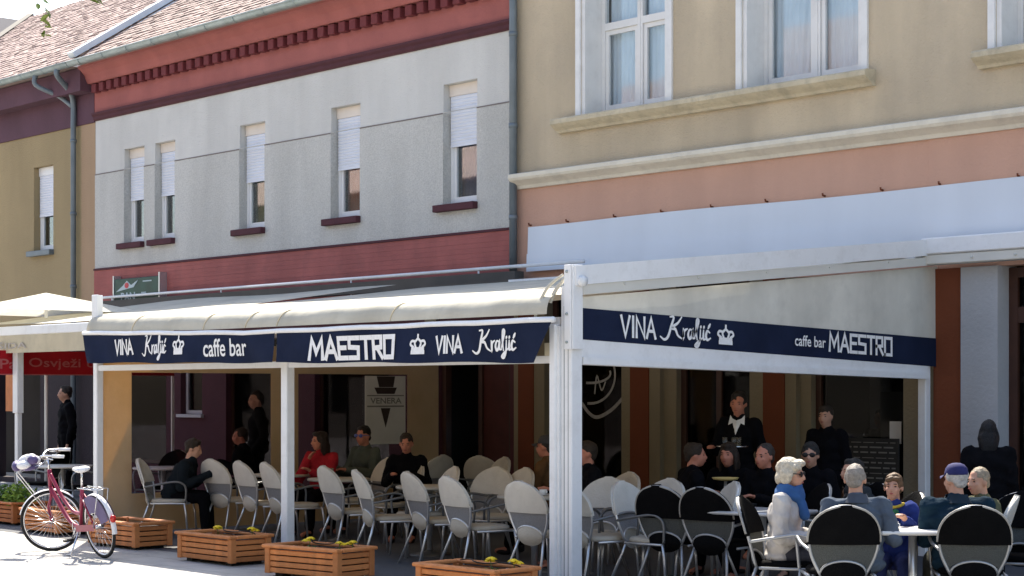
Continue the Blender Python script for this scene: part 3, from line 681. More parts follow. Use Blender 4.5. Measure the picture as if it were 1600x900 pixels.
B('front_beam', 'white_metal', aw, (-7.95, -4.19, .02, .09, 2.28, 2.36)); B('front_beam', 'white_metal', aw, (-4.08, -.06, .02, .09, 2.28, 2.36))
# roof fabric
ZR = lambda y: 2.55+.118*y
def roof_pt(x, s):
    sag = .012*math.sin(x*2.1+1.0)+.006*math.sin(x*7.3)
    dz = .05*max(0, (-x-5.5)/2.4)
    if s <= .70:
        y = 4.95*(1-s/.70); return (x, y, ZR(y)+dz*(1-y/5)-.02*math.sin(math.pi*s/.7)*(1+.3*math.sin(x*1.55)))
    t = (s-.70)/.30; a = t*math.pi/2
    return (x, -.145*math.sin(a)**.8, 2.55+dz-.17*(1-math.cos(a))+sag*math.sin(math.pi*t)*.8)
q = MB(); q.grid(lambda u, v: roof_pt(-7.93+u*7.88, v), 110, 40); q.build('roof_fabric', 'awning_cream', aw)
for x in (-5.42, -4.62, -4.05, -6.9, -2.2): 
    q = MB(); q.tube([Vector(roof_pt(x+.10*(1-v/20), .70+.30*v/20))+Vector((0,-.004,.003)) for v in range(1, 21)], .0045, 5); q.build('fabric_seam', 'valance_cream', aw)
for x in (-6.6, -5.3, -4.0, -2.6, -1.3):
    q = MB(); q.obox((x, .0, ZR(0)-.07), (x, 4.8, ZR(4.8)-.07), .05, .06); q.build('rafter', 'white_metal', aw)
q = MB(); n_ = 24
q.tube([(-7.98+i*(8.03/n_), -.155, 2.405-.075*min(1, i/10)+.004*math.sin(i*1.7)) for i in range(n_+1)], .026, 8); q.build('front_bar', 'white_metal', aw)
# front valances with lettering
def valance_front(xa, xb, cutl, cutr, nm, texts, letters_m='letter_white'):
    zt = lambda x: 2.385-.07*min(1, max(0, (x+7.98)/3.3))-.004
    zb = lambda x: 2.055-.085*(x+7.8)/7.6
    def yy(x, v): return -.165-.028*math.sin(x*3.1+.7)*(1-v)-.012*math.sin(x*8.7+2*v)*(1-v)
    def pt(u, v):
        x = xa+u*(xb-xa); xc = x+(cutl*max(0, 1-u*6) - cutr*max(0, (u-.80)/.20)**1.3)*(1-v)
        z = zb(x)+(zt(x)-zb(x))*v+.006*math.sin(x*4.3)*(1-v); 
        return (xc, yy(x, v)+ (.06*max(0,(u-.86)/.14)*(1-v) if cutr > .1 else 0), z)
    q = MB(); q.grid(pt, 90, 8); o = q.build('front_valance', 'valance_navy', aw)
    def f(u, v, t):
        vv = (v-zb(u))/(zt(u)-zb(u)); return (u, yy(u, vv)-t-.004, v)
    for kind, x0, x1, z0, z1, wd in texts:
        q = MB()
        if kind == 'crown': crown(q, x0, x1, z0, z1, f); q.build('crown_emblem', letters_m, o)
        else:
            if kind == 'script': script_text(q, x0, x1, z0, z1, wd, f)
            elif kind.islower(): font_text(q, kind, x0, x1, z0, z1, f, .012)
            else: block_text(q, kind, x0, x1, z0, z1, wd, f)
            q.build('lettering', letters_m, o)
    return o
valance_front(-7.98, -4.06, .14, .0, 'a', [('VINA',-7.22,-6.87,2.15,2.30,.030), ('script',-6.66,-6.12,2.08,2.34,.024), ('crown',-5.97,-5.74,2.13,2.32,0), ('caffe bar',-5.38,-4.58,2.09,2.28,0)])
valance_front(-4.02, .03, .02, .26, 'b', [('MAESTRO',-3.42,-2.10,2.045,2.235,.046), ('crown',-1.85,-1.63,2.07,2.24,0), ('VINA',-1.47,-1.14,2.075,2.215,.028), ('script',-1.0,-.42,2.02,2.26,.024)])
B('valance_bracket', 'valance_cream', aw, (-4.125, -4.075, -.10, -.002, 2.03, 2.20)); B('valance_bracket', 'valance_cream', aw, (-.20, -.14, -.03, .02, 2.03, 2.14))
# right side: triangular cream panel, navy band, roller casing
ST = lambda y: 2.435-.031*(y-.18); SB = lambda y: 2.165-.036*(y-.18); RB = lambda y: 1.95-.02*(y-.18)
def sidew(y, v): return .085+.010*math.sin(y*2.3)*v+.006*math.sin(y*5.1+1)
q = MB(); q.grid(lambda u, v: (sidew(.135+u*5.23, v), .135+u*5.23, ST(.135+u*5.23)+(2.53+.0965*(u*5.23)-ST(.135+u*5.23))*v), 60, 6); q.build('side_panel', 'awning_cream_side', aw)
q = MB(); q.grid(lambda u, v: (.092+.006*math.sin(u*9)*math.sin(3*v), .135+u*5.23, SB(.135+u*5.23)+(ST(.135+u*5.23)-SB(.135+u*5.23))*v), 60, 4)
sv = q.build('side_valance', 'valance_navy', aw)
def fsd(u, v, t):
    return (.101+t, u, v)
def zmap(y, fr): return SB(y)+(ST(y)-SB(y))*fr
def fsl(u, v, t): return fsd(u, zmap(u, v), t)
def wide(kind, a, b_, f0, f1, wd):
    q = MB(); zc = zmap((a+b_)/2, 0); h = ST(0)-SB(0); tilt = lambda u, v, t: (.101+t, u, v + (zmap(u, .5)-zmap((a+b_)/2, .5)))
    z0 = zc+f0*h; z1 = zc+f1*h
    if kind == 'script': script_text(q, a, b_, z0, z1, wd, tilt)
    elif kind == 'crown': crown(q, a, b_, z0, z1, tilt)
    elif kind.islower(): font_text(q, kind, a, b_, z0, z1, tilt, .012)
    else: block_text(q, kind, a, b_, z0, z1, wd, tilt)
    q.build('crown_emblem' if kind == 'crown' else 'lettering', 'letter_white', sv)
wide('VINA', .60, 1.03, .22, .86, .028); wide('script', 1.10, 1.76, .06, .98, .025); wide('crown', 1.86, 2.08, .22, .84, 0); wide('caffe bar', 2.97, 3.44, .36, .76, 0); wide('MAESTRO', 3.50, 4.50, .30, .92, .032)
q = MB()
q.add([(.09,.135,RB(.135)),(.09,5.16,RB(5.16)),(.09,5.16,SB(5.16)),(.09,.135,SB(.135)),(.0,.135,RB(.135)),(.0,5.16,RB(5.16)),(.0,5.16,SB(5.16)),(.0,.135,SB(.135))], [(0,1,2,3),(7,6,5,4),(0,4,5,1),(3,2,6,7),(1,5,6,2),(0,3,7,4)])
q.obox((.10,.135,RB(.135)+.035), (.10,5.15,RB(5.15)+.03), .03, .06); q.build('roller_casing', 'white_metal', aw)
q = MB(); q.obox((.125,.0,2.705), (.125,5.2,3.222), .07, .165); q.build('side_beam', 'white_metal', aw)
q = MB(); q.obox((.118,.10,2.588), (.118,5.1,3.070), .05, .085)
for k in range(5): q.tube([(.143,.6+k*.95,2.65+.0965*(.6+k*.95)-.05),(.152,.6+k*.95,2.65+.0965*(.6+k*.95)-.05)], .010, 8)
q.build('side_lip', 'lip_cream', aw)
# wall cassette
q = MB(); q.bbox(.09, 4, 5.02, 5.20, 3.135, 3.305, b=.012); q.build('wall_cassette', 'white_metal', aw)
q = MB(); q.bbox(.095, 4, 5.04, 5.19, 3.03, 3.132, b=.01)
for x in (.7,1.2): q.tube([(x,5.041,3.08),(x,5.03,3.08)], .014, 8)
q.build('cassette_lip', 'lip_cream', aw)
B('roof_rear_bar', 'white_metal', aw, (-6.2, .08, 4.94, 5.10, 3.07, 3.16))
# left side screen: cream border and clear windows
sc = empty('side_screen', (0, 0, 0), 0, parent=aw)
def panelx(name, m, x, ys, zs, th=.012, par=None): return B(name, m, par or sc, (x-th/2, x+th/2, ys[0], ys[1], zs[0], zs[1]))
for ys, zs in (((.10,.49),(.04,2.30)), ((.49,5.26),(1.95,2.30)), ((.49,5.26),(.04,.50)), ((2.50,2.92),(.50,1.95)), ((4.72,5.26),(.50,1.95))): panelx('screen_border', 'screen_cream', -8.0, ys, zs)
for ys in ((.49,2.50), (2.92,4.72)): panelx('clear_window', 'clear_film', -8.0, ys, (.50,1.95), .004)
# cone poster hung on the screen
cp = empty('cone_poster', (0, 0, 0), 0, 'white poster with dark ice cream cone and lettered band', 'poster')
B('sheet', 'poster_white', cp, (-7.975, -7.965, 3.98, 4.66, 1.02, 1.93))
fp = lambda u, v, t: (-7.964+t, u, v)
q = MB(); q.prism([(4.17,1.925),(4.48,1.925),(4.45,1.78),(4.21,1.78)], fp, 0, .003); q.prism([(4.13,1.775),(4.51,1.775),(4.47,1.69),(4.18,1.69)], fp, 0, .003); q.prism([(4.24,1.50),(4.40,1.50),(4.32,1.24)], fp, 0, .003); q.build('cone', 'poster_dark', cp)
q = MB(); q.prism([(4.01,1.675),(4.63,1.675),(4.63,1.66),(4.01,1.66)], fp, 0, .003); q.prism([(4.01,1.535),(4.63,1.535),(4.63,1.515),(4.01,1.515)], fp, 0, .003); font_text(q, 'VENERA', 4.06, 4.59, 1.56, 1.64, fp, .02); q.build('lettering', 'poster_grey', cp)

# ------------------------------------------------------------------ neighbouring terrace on the left
nw = empty('neighbour_awning', (0, 0, 0), 0, 'plain cream awning with low valance at the far left', 'awning')
q = MB(); q.grid(lambda u, v: (-14.0+u*5.92, 4.6-3.43*v, 3.16-.50*v+.012*math.sin(u*9)), 30, 10); q.build('roof_fabric', 'awning_cream', nw)
B('front_bar', 'white_metal', nw, (-14.0, -8.06, 1.10, 1.18, 2.505, 2.63), bev=.01)
q = MB(); q.grid(lambda u, v: (-14.0+u*5.94, 1.11-.012*math.sin(u*23)*(1-v), 2.26+.25*v), 50, 3); nv = q.build('valance', 'valance_cream', nw)
q = MB(); font_text(q, 'iano ŠIDA', -13.45, -11.83, 2.32, 2.42, lambda u, v, t: (u, 1.092-t, v), .01); q.build('lettering', 'letter_grey', nv)
B('post', 'white_metal', nw, (-12.46, -12.32, 1.2, 1.30, 1.42, 2.50), (-12.44, -12.35, 1.22, 1.29, 0, 1.42), bev=.006)
B('post', 'white_metal', nw, (-14.0, -13.88, 1.2, 1.30, 0, 2.50), bev=.006)
bn = empty('red_banner', (0, 0, 0), 0, 'long dark red banner with pale lettering under the left awning', 'banner')
q = MB(); q.grid(lambda u, v: (-12.5+.012*math.sin(u*20), 0.9+u*2.94, 1.96+.34*v), 40, 2); q.build('cloth', 'banner_red', bn)
fb_ = lambda u, v, t: (-12.484+t, u, v)
q = MB(); font_text(q, 'Pa', 1.02, 1.28, 2.04, 2.18, fb_, .01); q.build('lettering', 'letter_rose', bn)
q = MB(); font_text(q, 'Osvježi dan', 1.46, 2.75, 2.03, 2.20, fb_, .01); q.build('lettering', 'letter_rose', bn)
q = MB(); q.box(-12.492, -12.486, .9, 3.84, 1.955, 1.97); q.build('hem', 'letter_rose', bn)
B('post', 'white_metal', bn, (-12.55, -12.52, 3.82, 3.86, 0, 2.3)); B('post', 'white_metal', bn, (-12.55, -12.52, .86, .90, 0, 2.3))
ps = empty('market_parasol', (-13.0, 2.0, 0), 0, 'square white parasol peak above the far left awning', 'parasol')
q = MB(); q.add([(-1.1,-1.1,2.86),(1.1,-1.1,2.86),(1.1,1.1,2.86),(-1.1,1.1,2.86),(0,0,3.16)], [(0,1,4),(1,2,4),(2,3,4),(3,0,4)]); q.build('canopy', 'parasol_white', ps)
q = MB(); q.tube([(0,0,0),(0,0,3.15)], .025, 8); q.build('pole', 'white_metal', ps)
q = MB(); q.lathe([(.3,0),(.3,.06),(.05,.09)]); q.build('base', 'kerbstone', ps)
B('wall_panel', 'wood_planter_orange', yb, (-20.9, -20.25, F-.04, F-.002, 1.35, 2.05))

# ------------------------------------------------------------------ chairs
def make_chair(kind):
    cov, msh, rim, pad, tub = {'cream': ('chair_cream', 'chair_mesh', 'chair_cream', 'chair_pad', 'aluminium'), 'black': ('chair_black', 'chair_mesh_dark', 'chair_rim', 'chair_black', 'alu_grey')}[kind]
    t = empty('cafe_chair')
    H = .53; lean = R(16)
    def bp(u, v, d=0): # back plane: u across, v up from the seat, d toward rear
        curve = -.05*(1-(u/.27)**2)
        return (u, -.205-v*math.sin(lean)-d*math.cos(lean)+curve, .41+v*math.cos(lean)-d*math.sin(lean))
    def half(v):
        t_ = v/H
        if t_ < .5: return .150+.092*math.sin(t_*math.pi)
        return .242*max(0, 1-((t_-.5)/.5)**2.4)**(1/2.0)
    q = MB(); out = [(half(v), v) for v in [H*i/14 for i in range(14)]+[H*.965, H*.985, H*.996]]
    loop = [bp(u, v) for u, v in out]+[bp(0, H)]+[bp(-u, v) for u, v in reversed(out)]
    q.tube(loop, .012, 7); q.build('back_frame', tub, t)
    vc = .245
    q = MB()                                                        # padded cover on the upper half
    nu, nv = 14, 12
    def cv(side):
        def f(a, b):
            v = vc+(H+.012-vc)*(1-(1-b)**1.6); hw = half(min(v, H-.0015))+.012
            u = (a*2-1)*hw; e = 1-abs(a*2-1)**6
            return bp(u, v, side*(.016+.008*e*math.sin(math.pi*min(1, .15+.85*(1-b)))))
        return f
    f1 = cv(1); f2 = cv(-1)
    q.grid(lambda a, b: f1(1-a, b), nu, nv); q.grid(f2, nu, nv)
    for a in (0, 1):
        vs = [f1(a, j/nv) for j in range(nv+1)]+[f2(a, j/nv) for j in range(nv+1)]
        q.add(vs, [(j, j+1, nv+2+j, nv+1+j) if a else (j+1, j, nv+1+j, nv+2+j) for j in range(nv)], True)
    vs = [f1(i/nu, 0) for i in range(nu+1)]+[f2(i/nu, 0) for i in range(nu+1)]
    q.add(vs, [(i, i+1, nu+2+i, nu+1+i) for i in range(nu)])
    cvr = q.build('back_cover', cov, t)
    q = MB(); q.tube([Vector(bp((half(min(H*(i/18), H-.002))+.014), H*(i/18), .012)) for i in range(9, 19)]+[Vector(bp(-(half(min(H*(i/18), H-.002))+.014), H*(i/18), .012)) for i in range(18, 8, -1)], .009, 6); q.build('piping', rim, cvr)
    def arcv(u): return .03+.09*math.sqrt(max(0, 1-(u/.19)**2))
    q = MB(); q.grid(lambda a, b: bp((a*2-1)*(half(max(arcv((a*2-1)*.19)*(1-b)+vc*b, .01))-.006), arcv((a*2-1)*.19)*(1-b)+(vc+.01)*b, .002), 16, 8); q.build('back_mesh', msh, t)
    q = MB(); q.tube([bp(.160*math.cos(R(a)), .03+.09*math.sin(R(a)), .006) for a in range(0, 181, 15)], .010, 6); q.build('arch_tube', tub, t)
    q = MB()                                                        # pad cloth hanging under the arch
    def lobe(a, b):
        u = (a*2-1)*.158; e = math.sqrt(max(0, 1-(a*2-1)**2)); lo = .02-.085*e; hi = .03+.085*e
        return bp(u, lo+(hi-lo)*b, .012+.028*e*math.sin(math.pi*b))
    q.grid(lobe, 16, 8); q.build('pad_skirt', pad, t)
    q = MB()                                                        # seat with pad
    def seat(z, k):
        return [(k*.225*math.copysign(abs(math.cos(a))**.6, math.cos(a)), .0+k*.225*math.copysign(abs(math.sin(a))**.6, math.sin(a)), z) for a in [2*math.pi*i/28 for i in range(28)]]
    rings = [seat(.415, .96), seat(.425, 1.0), seat(.445, 1.0), seat(.460, .93), seat(.464, .6)]
    vs = [v for r_ in rings for v in r_]; q.add(vs, [(i*28+k, i*28+(k+1) % 28, (i+1)*28+(k+1) % 28, (i+1)*28+k) for i in range(4) for k in range(28)]+[list(range(28))[::-1], [4*28+k for k in range(28)]], True)
    q.build('seat', pad, t)
    q = MB(); q.tube([(.235,-.2,.41),(.24,.19,.41),(.20,.235,.41),(-.20,.235,.41),(-.24,.19,.41),(-.235,-.2,.41)], .012, 6); q.build('seat_frame', tub, t)
    for s in (-1, 1):
        q = MB(); q.tube([(s*.150,-.235,.415),(s*.175,-.27,.30),(s*.235,-.38,.0)], .0125, 7); q.build('leg', tub, t)
        q = MB(); q.tube([(s*.245,.20,.42),(s*.25,.22,.30),(s*.255,.245,0)], .0125, 7); q.build('leg', tub, t)
        q = MB(); q.tube(catmull([bp(s*.240, .20),(s*.275,-.10,.635),(s*.28,.08,.665),(s*.278,.18,.65),(s*.265,.225,.58),(s*.250,.215,.42)], 5), .0125, 7); q.build('armrest', 'alu_dark' if kind == 'cream' else tub, t)
    return t
CH = {'cream': make_chair('cream'), 'black': make_chair('black')}
CU = {'cream': 0, 'black': 0}
BACK = .40                                                           # back top lies this far behind the seat centre
def chair(kind, bx, by, yaw, label, group):
    o = CH[kind] if not CU[kind] else copy_tree(CH[kind]); CU[kind] = 1
    a = R(yaw)                                                       # 0 = facing +Y (the house)
    o.location = (bx - math.sin(a)*BACK, by + math.cos(a)*BACK, 0); o.rotation_euler = (0, 0, a)
    tag(o, label, 'chair', group); return o
OR = ['leftmost', 'second', 'third', 'fourth', 'fifth', 'sixth', 'seventh', 'eighth', 'ninth']
chair('cream', -7.72, .42, -44, 'cream chair seen side-on beside the left screen', 'cream chairs on the terrace')
front = [(-7.00,.95,6), (-6.30,.88,-8), (-5.78,.88,-12), (-4.50,.76,-10), (-3.52,.44,-22), (-2.82,.55,-14), (-1.85,.25,-10), (-.70,.12,2), (-.22,.22,-6)]
for i, (x, y, a) in enumerate(front):
    w_ = ['cream-backed chair first from the left in the front row, beside side-on chair', 'cream-backed chair second from the left in the front row', 'cream-backed chair just left of the middle post', 'cream-backed chair just right of the middle post', 'cream-backed chair behind the flowers of the second-nearest planter', 'sixth cream-backed chair of the front row, left of its twin with visible armrest', 'cream-backed chair with a dark armrest behind the nearest planter', 'cream-backed chair standing just left of the corner post', 'cream-backed chair half hidden by the corner post'][i]
    chair('cream', x, y, a, w_, 'cream chairs on the terrace')
inner = [(-5.9,2.75,165,'tan-lit chair beside the man in the grey-green jacket'), (-5.2,2.6,178,'tan-lit chair under the cone poster with back to the poster'), (-6.2,3.85,95,'narrow edge-on chair by the cream door jamb'),
 (-3.45,1.72,160,'tan-lit chair back peeking between two front-row chairs'), (-5.7,4.0,20,'upright chair in front of the dark red door, left one'), (-5.15,3.95,165,'chair in front of the dark red door, right one'),
 (-3.05,1.95,195,'large tan-lit chair back facing the street behind the nearest front chairs'), (-2.70,2.05,170,'tan-lit chair tucked behind the large facing chair back'), (-1.75,2.0,12,'cream chair seen right beside the corner post inside'),
 (-.66,1.22,-165,'tall tan-lit chair back right of the corner post'), (-1.26,2.12,170,'rounded tan chair behind the tall chair right of the corner post'), (-.10,1.45,180,'cream chair back showing behind the left black chair'), (.68,1.45,150,'grey-lit cream chair with pale rim at the bright table')]
for x, y, a, l_ in inner: chair('cream', x, y, a, l_, 'cream chairs on the terrace')
chair('cream', -.05, .75, -80, 'cream chair with flat seat showing right beside the corner post', 'cream chairs on the terrace')
blk = [(.60,.52,14,'left one of two black chairs right of the corner post'), (1.05,.58,12,'right one of two black chairs right of the corner post'), (3.36,-.47,46,'large black chair behind the grey-haired man at the front'),
 (3.98,.19,40,'large black chair holding the man in the navy cap'), (2.15,-.20,-62,'dark chair holding the blonde woman in the pale jacket'), (1.36,1.85,150,'dark chair behind the blonde woman near the house'),
 (1.66,2.2,170,'dark chair behind the grey-haired man near the house'), (2.72,1.28,150,'dark chair right behind the boy'), (3.25,1.95,200,'black chair at the right edge near the pier'), (4.25,.95,30,'black chair cut by the right edge of the picture')]
for x, y, a, l_ in blk: chair('black', x, y, a, l_, 'black chairs on the terrace')
for x, y, a, l_ in ((-10.7,1.75,170,'black chair on the neighbouring terrace, nearest the bicycle bag'), (-11.7,1.6,120,'black chair on the neighbouring terrace at the far left'), (-10.2,2.5,200,'black chair on the neighbouring terrace behind its table')): chair('black', x, y, a, l_, 'black chairs on the terrace')
chair('cream', 3.52, 1.42, 120, 'pale chair back behind the man in the navy cap', 'cream chairs on the terrace')

# ------------------------------------------------------------------ tables
def table(x, y, r, label, m='table_white', sq=False, z=.73, rz=0):
    t = empty('cafe_table', (x, y, 0), R(rz), label, 'table', 'cafe tables')
    q = MB()
    if sq: q.bbox(-r, r, -r, r, z-.03, z, b=.010)
    else: q.lathe([(r-.01,z-.03),(r,z-.022),(r,z-.006),(r-.008,z)], n=32)
    q.build('table_top', m, t)
    q = MB(); q.tube([(0,0,.03),(0,0,z-.03)], .032, 10); q.build('column', 'aluminium', t)
    q = MB(); q.lathe([(.22,0),(.22,.012),(.05,.045),(.034,.06)], n=24); q.build('base', 'alu_dark', t)
    return t
table(3.34, .34, .27, 'white table between the boy and the grey-haired man', 'table_white', True, .72, 46)
table(1.35, 1.02, .34, 'bright grey table right of the two black chairs', 'table_grey', True, .73, 10)
table(-1.55, 1.10, .36, 'pale table in front of the large facing chair back', 'chair_pad')
table(-.05, 1.05+.35, .30, 'pale table beside the corner post', 'chair_pad')
table(-3.55, 1.45, .36, 'pale table behind the middle of the front row', 'chair_pad'); table(-5.55, 1.75, .36, 'pale table by the woman in red', 'chair_pad')
table(-6.9, 1.9, .36, 'table in front of the bent dark figure', 'chair_pad'); table(-11.0, 1.2, .4, 'table on the neighbouring terrace behind the bicycle', 'table_white')
table(-9.6, 1.9, .4, 'table on the neighbouring terrace seen through the clear screen', 'table_white')
def cup(x, y, z, label, tall=False):
    o = empty('coffee_cup' if not tall else 'drinking_glass', (x, y, z), 0, label, 'cup' if not tall else 'glass')
    q = MB()
    if tall: q.lathe([(.026,0),(.030,.06),(.033,.12),(.031,.12),(.027,.01)], n=14); q.build('bowl', 'glass_window', o)
    else:
        q.lathe([(.02,.008),(.03,.02),(.038,.055),(.035,.055),(.02,.02)], n=16); q.build('bowl', 'ceramic', o)
        q = MB(); q.lathe([(.03,0),(.06,.008),(.062,.012),(.03,.006)], n=16); q.build('saucer', 'ceramic', o)
        q = MB(); q.tube([(.036,0,.045),(.055,0,.04),(.052,0,.025),(.032,0,.022)], .005, 6); q.build('handle', 'ceramic', o)
cup(3.30, .16, .722, 'white coffee cup at the near corner of the boy\'s table'); cup(3.40, .42, .722, 'white coffee cup at the far side of the boy\'s table')
cup(-1.62, 1.02, .732, 'white cup on the pale table, left one'); cup(-1.45, 1.12, .732, 'white cup on the pale table, right one'); cup(1.45, 1.12, .732, 'glass on the bright grey table', True); cup(-5.5, 1.6, .732, 'glass on the table by the woman in red', True)
o = empty('serving_dish', (.12, 1.95, .90), 0, 'straw-coloured oval dish in front of the dark seated figures', 'dish')
q = MB(); q.lathe([(.03,0),(.11,.012),(.125,.03),(.118,.03),(.10,.018),(.02,.012)], n=24); q.build('dish', 'tray_straw', o)
q = MB(); q.tube([(0,0,-.2),(0,0,.0)], .014, 8); q.lathe([(.09,-.2),(.09,-.19),(.015,-.185)], n=16); q.build('stem', 'aluminium', o)
table(.12, 1.95, .30, 'small dark table carrying the straw-coloured dish', 'board_dark', False, .70)

# ------------------------------------------------------------------ planters
def planter_parts(m):
    L, D, H = .94, .46, .30; mb_ = {}
    q = MB(); q.bbox(-L/2+.05, L/2-.05, -.012, .012, 0, .046, b=.006); mb_['long'] = q.mesh('slat', m)
    q = MB(); q.bbox(-D/2+.05, D/2-.05, -.012, .012, 0, .046, b=.006); mb_['short'] = q.mesh('slat', m)
    q = MB(); q.bbox(-.033, .033, -.033, .033, .03, H-.03, b=.006); mb_['post'] = q.mesh('corner_post', m)
    q = MB(); q.bbox(-L/2-.03, L/2+.03, -.04, .04, H-.032, H, b=.009); mb_['rl'] = q.mesh('rim_board', m)
    q = MB(); q.bbox(-D/2+.042, D/2-.042, -.04, .04, H-.033, H-.001, b=.009); mb_['rs'] = q.mesh('rim_board', m)
    q = MB(); q.grid(lambda u, v: (-L/2+.02+u*(L-.04), -D/2+.02+v*(D-.04), H-.055+.012*noise.noise((u*7, v*5, 3))), 14, 8); mb_['soil'] = q.mesh('soil', 'soil')
    q = MB(); q.box(-.05, .05, -.05, .05, 0, .03); mb_['foot'] = q.mesh('foot', 'black_plastic')
    q = MB(); q.box(-L/2+.06, L/2-.06, -D/2+.05, D/2-.05, .03, .2); mb_['liner'] = q.mesh('liner', 'black_plastic')
    return mb_, L, D, H
PP = {m: planter_parts(m) for m in ('wood_planter', 'wood_planter_orange')}
def planter(cx, cy, rz, label, m='wood_planter'):                   # cx, cy = front right corner
    P, L, D, H = PP[m]; a = R(rz)
    loc = Matrix.Rotation(a, 3, 'Z') @ Vector((-L/2, D/2, 0)) + Vector((cx, cy, 0))
    t = empty('wooden_planter', loc, a, label, 'planter', 'wooden planters along the terrace')
    def put(k, x, y, z, r=0):
        me = P[k]; o = link(bpy.data.objects.new(me.name.split('.')[0], me), t); o.location = (x, y, z); o.rotation_euler = (0, 0, r); return o
    for i in range(4):
        z = .038+i*.0565
        put('long', 0, -D/2+.01, z); put('long', 0, D/2-.01, z); put('short', -L/2+.01, 0, z, R(90)); put('short', L/2-.01, 0, z, R(90))
    for sx in (-1, 1):
        for sy in (-1, 1): put('post', sx*(L/2-.02), sy*(D/2-.02), 0); put('foot', sx*(L/2-.12), sy*(D/2-.1), 0)
    put('rl', 0, -D/2, 0); put('rl', 0, D/2, 0); put('rs', -L/2, 0, 0, R(90)); put('rs', L/2, 0, 0, R(90)); put('soil', 0, 0, 0); put('liner', 0, 0, 0)
    return t
pl = [planter(-10.35,.15,0,'orange planter with green plants at the left edge','wood_planter_orange'), planter(-8.45,-.25,-2,'wooden planter standing behind the bicycle front wheel'), planter(-6.12,-.56,2,'wooden planter right of the bicycle rear wheel'),
      planter(-3.88,-.80,1,'wooden planter with two yellow flowers left of the middle post'), planter(-1.98,-.92,8,'wooden planter just right of the middle post with yellow flowers'), planter(.40,-1.13,2,'nearest wooden planter at the bottom edge with two yellow flowers')]
def pansy(p, x, y, label, s=1.0):
    loc = p.matrix_basis @ Vector((x, y, .245))
    t = empty('yellow_pansy', loc, random.uniform(0, 6), label, 'flower', 'yellow pansies in the planters')
    q = MB(); q.tube([(0,0,0),(.008,0,.04),(.0,.006,.075*s)], .004, 5); q.build('stem', 'leaf_green', t)
    for hx in ((0, 0, .085*s), (.035, .02, .07*s)):
        q = MB()
        for k in range(5):
            a = k*2*math.pi/5+hx[0]*9; rot = Matrix.Rotation(a, 3, 'Z') @ Matrix.Rotation(R(28), 3, 'Y'); q.ell((hx[0]+.022*math.cos(a)*s, hx[1]+.022*math.sin(a)*s, hx[2]+.004), (.024*s, .022*s, .007), rot, 1)
        q.build('petals', 'petal_yellow', t)
        q = MB(); q.ell((hx[0], hx[1], hx[2]+.008), (.008, .008, .006), None, 1); q.build('eye', 'petal_dark', t)
    q = MB()
    for k in range(6):
        a = k*1.05; c = (.04*math.cos(a), .04*math.sin(a), .02); q.ell(c, (.03, .014, .004), Matrix.Rotation(a, 3, 'Z') @ Matrix.Rotation(R(-20), 3, 'Y'), 1)
    q.build('leaves', 'leaf_green', t)
pansy(pl[3], -.08, -.02, 'yellow pansy at the left in the planter left of the middle post', 1.25); pansy(pl[3], .34, .10, 'yellow pansy at the right in the planter left of the middle post', 1.25)
pansy(pl[4], -.18, .06, 'yellow pansy at the left in the planter right of the middle post', 1.2); pansy(pl[4], .24, .02, 'yellow pansy at the right in the planter right of the middle post', 1.0); pansy(pl[4], .34, .1, 'tall pansy at the right end of the planter by the middle post', 1.1)
pansy(pl[5], .14, .04, 'yellow pansy left of its twin in the nearest planter', 1.25); pansy(pl[5], .36, .08, 'yellow pansy at the right in the nearest planter', 1.2)
for i, (p, x0, x1) in enumerate(((pl[3],-.3,.4), (pl[4],-.35,.35), (pl[5],-.3,.42))):
    q = MB(); M4 = p.matrix_basis
    q.tube([M4 @ Vector((x0+(x1-x0)*k/12, .10+.03*math.sin(k*1.3), .31+.012*math.sin(k*.9))) for k in range(13)], .006, 6)
    tag(q.build('drip_hose', 'black_plastic'), ['thin dark watering hose across the planter left of the middle post', 'thin dark watering hose across the planter right of the middle post', 'thin dark watering hose across the nearest planter'][i], 'hose')
q = MB(); v0 = pl[2].matrix_basis @ Vector((-.05, 0, .24)); q.tube([v0, v0+Vector((.005,0,.09))], .016, 6); tag(q.build('wood_stake', 'wood_planter_orange'), 'short orange wooden stake in the planter right of the bicycle', 'stake')
def bush(x, y, z, r, label, n, m):
    t = empty('leafy_plant', (x, y, z), 0, label, 'plant'); q = MB(); rnd = random.Random(int(x*100))
    for k in range(5): q.tube([(0,0,-.05),(rnd.uniform(-r,r)*.6, rnd.uniform(-r,r)*.5, r*1.1)], .006, 5)
    q.build('stems', 'leaf_green', t); q = MB()
    for k in range(n):
        d = Vector((rnd.gauss(0,1), rnd.gauss(0,1), abs(rnd.gauss(0,1))*.9)).normalized()*r*rnd.uniform(.4,1.05); d.z = d.z*1.2
        rot = Matrix.Rotation(rnd.uniform(0,6.3), 3, 'Z') @ Matrix.Rotation(rnd.uniform(-1,1), 3, 'X') @ Matrix.Rotation(rnd.uniform(-.8,.8), 3, 'Y')
        L_ = r*rnd.uniform(.14,.24)
        q.add([d+rot @ Vector(p) for p in ((-L_,0,0),(0,-L_*.5,.012),(L_,0,-.01),(0,L_*.5,.012))], [(0,1,2),(0,2,3)])
    o = q.build('foliage', m, t)
bush(-10.55, .36, .26, .24, 'bright green leafy plant in the orange planter, right one', 220, 'leaf_bright'); bush(-10.95, .36, .26, .22, 'bright green leafy plant in the orange planter, left one', 200, 'leaf_green')

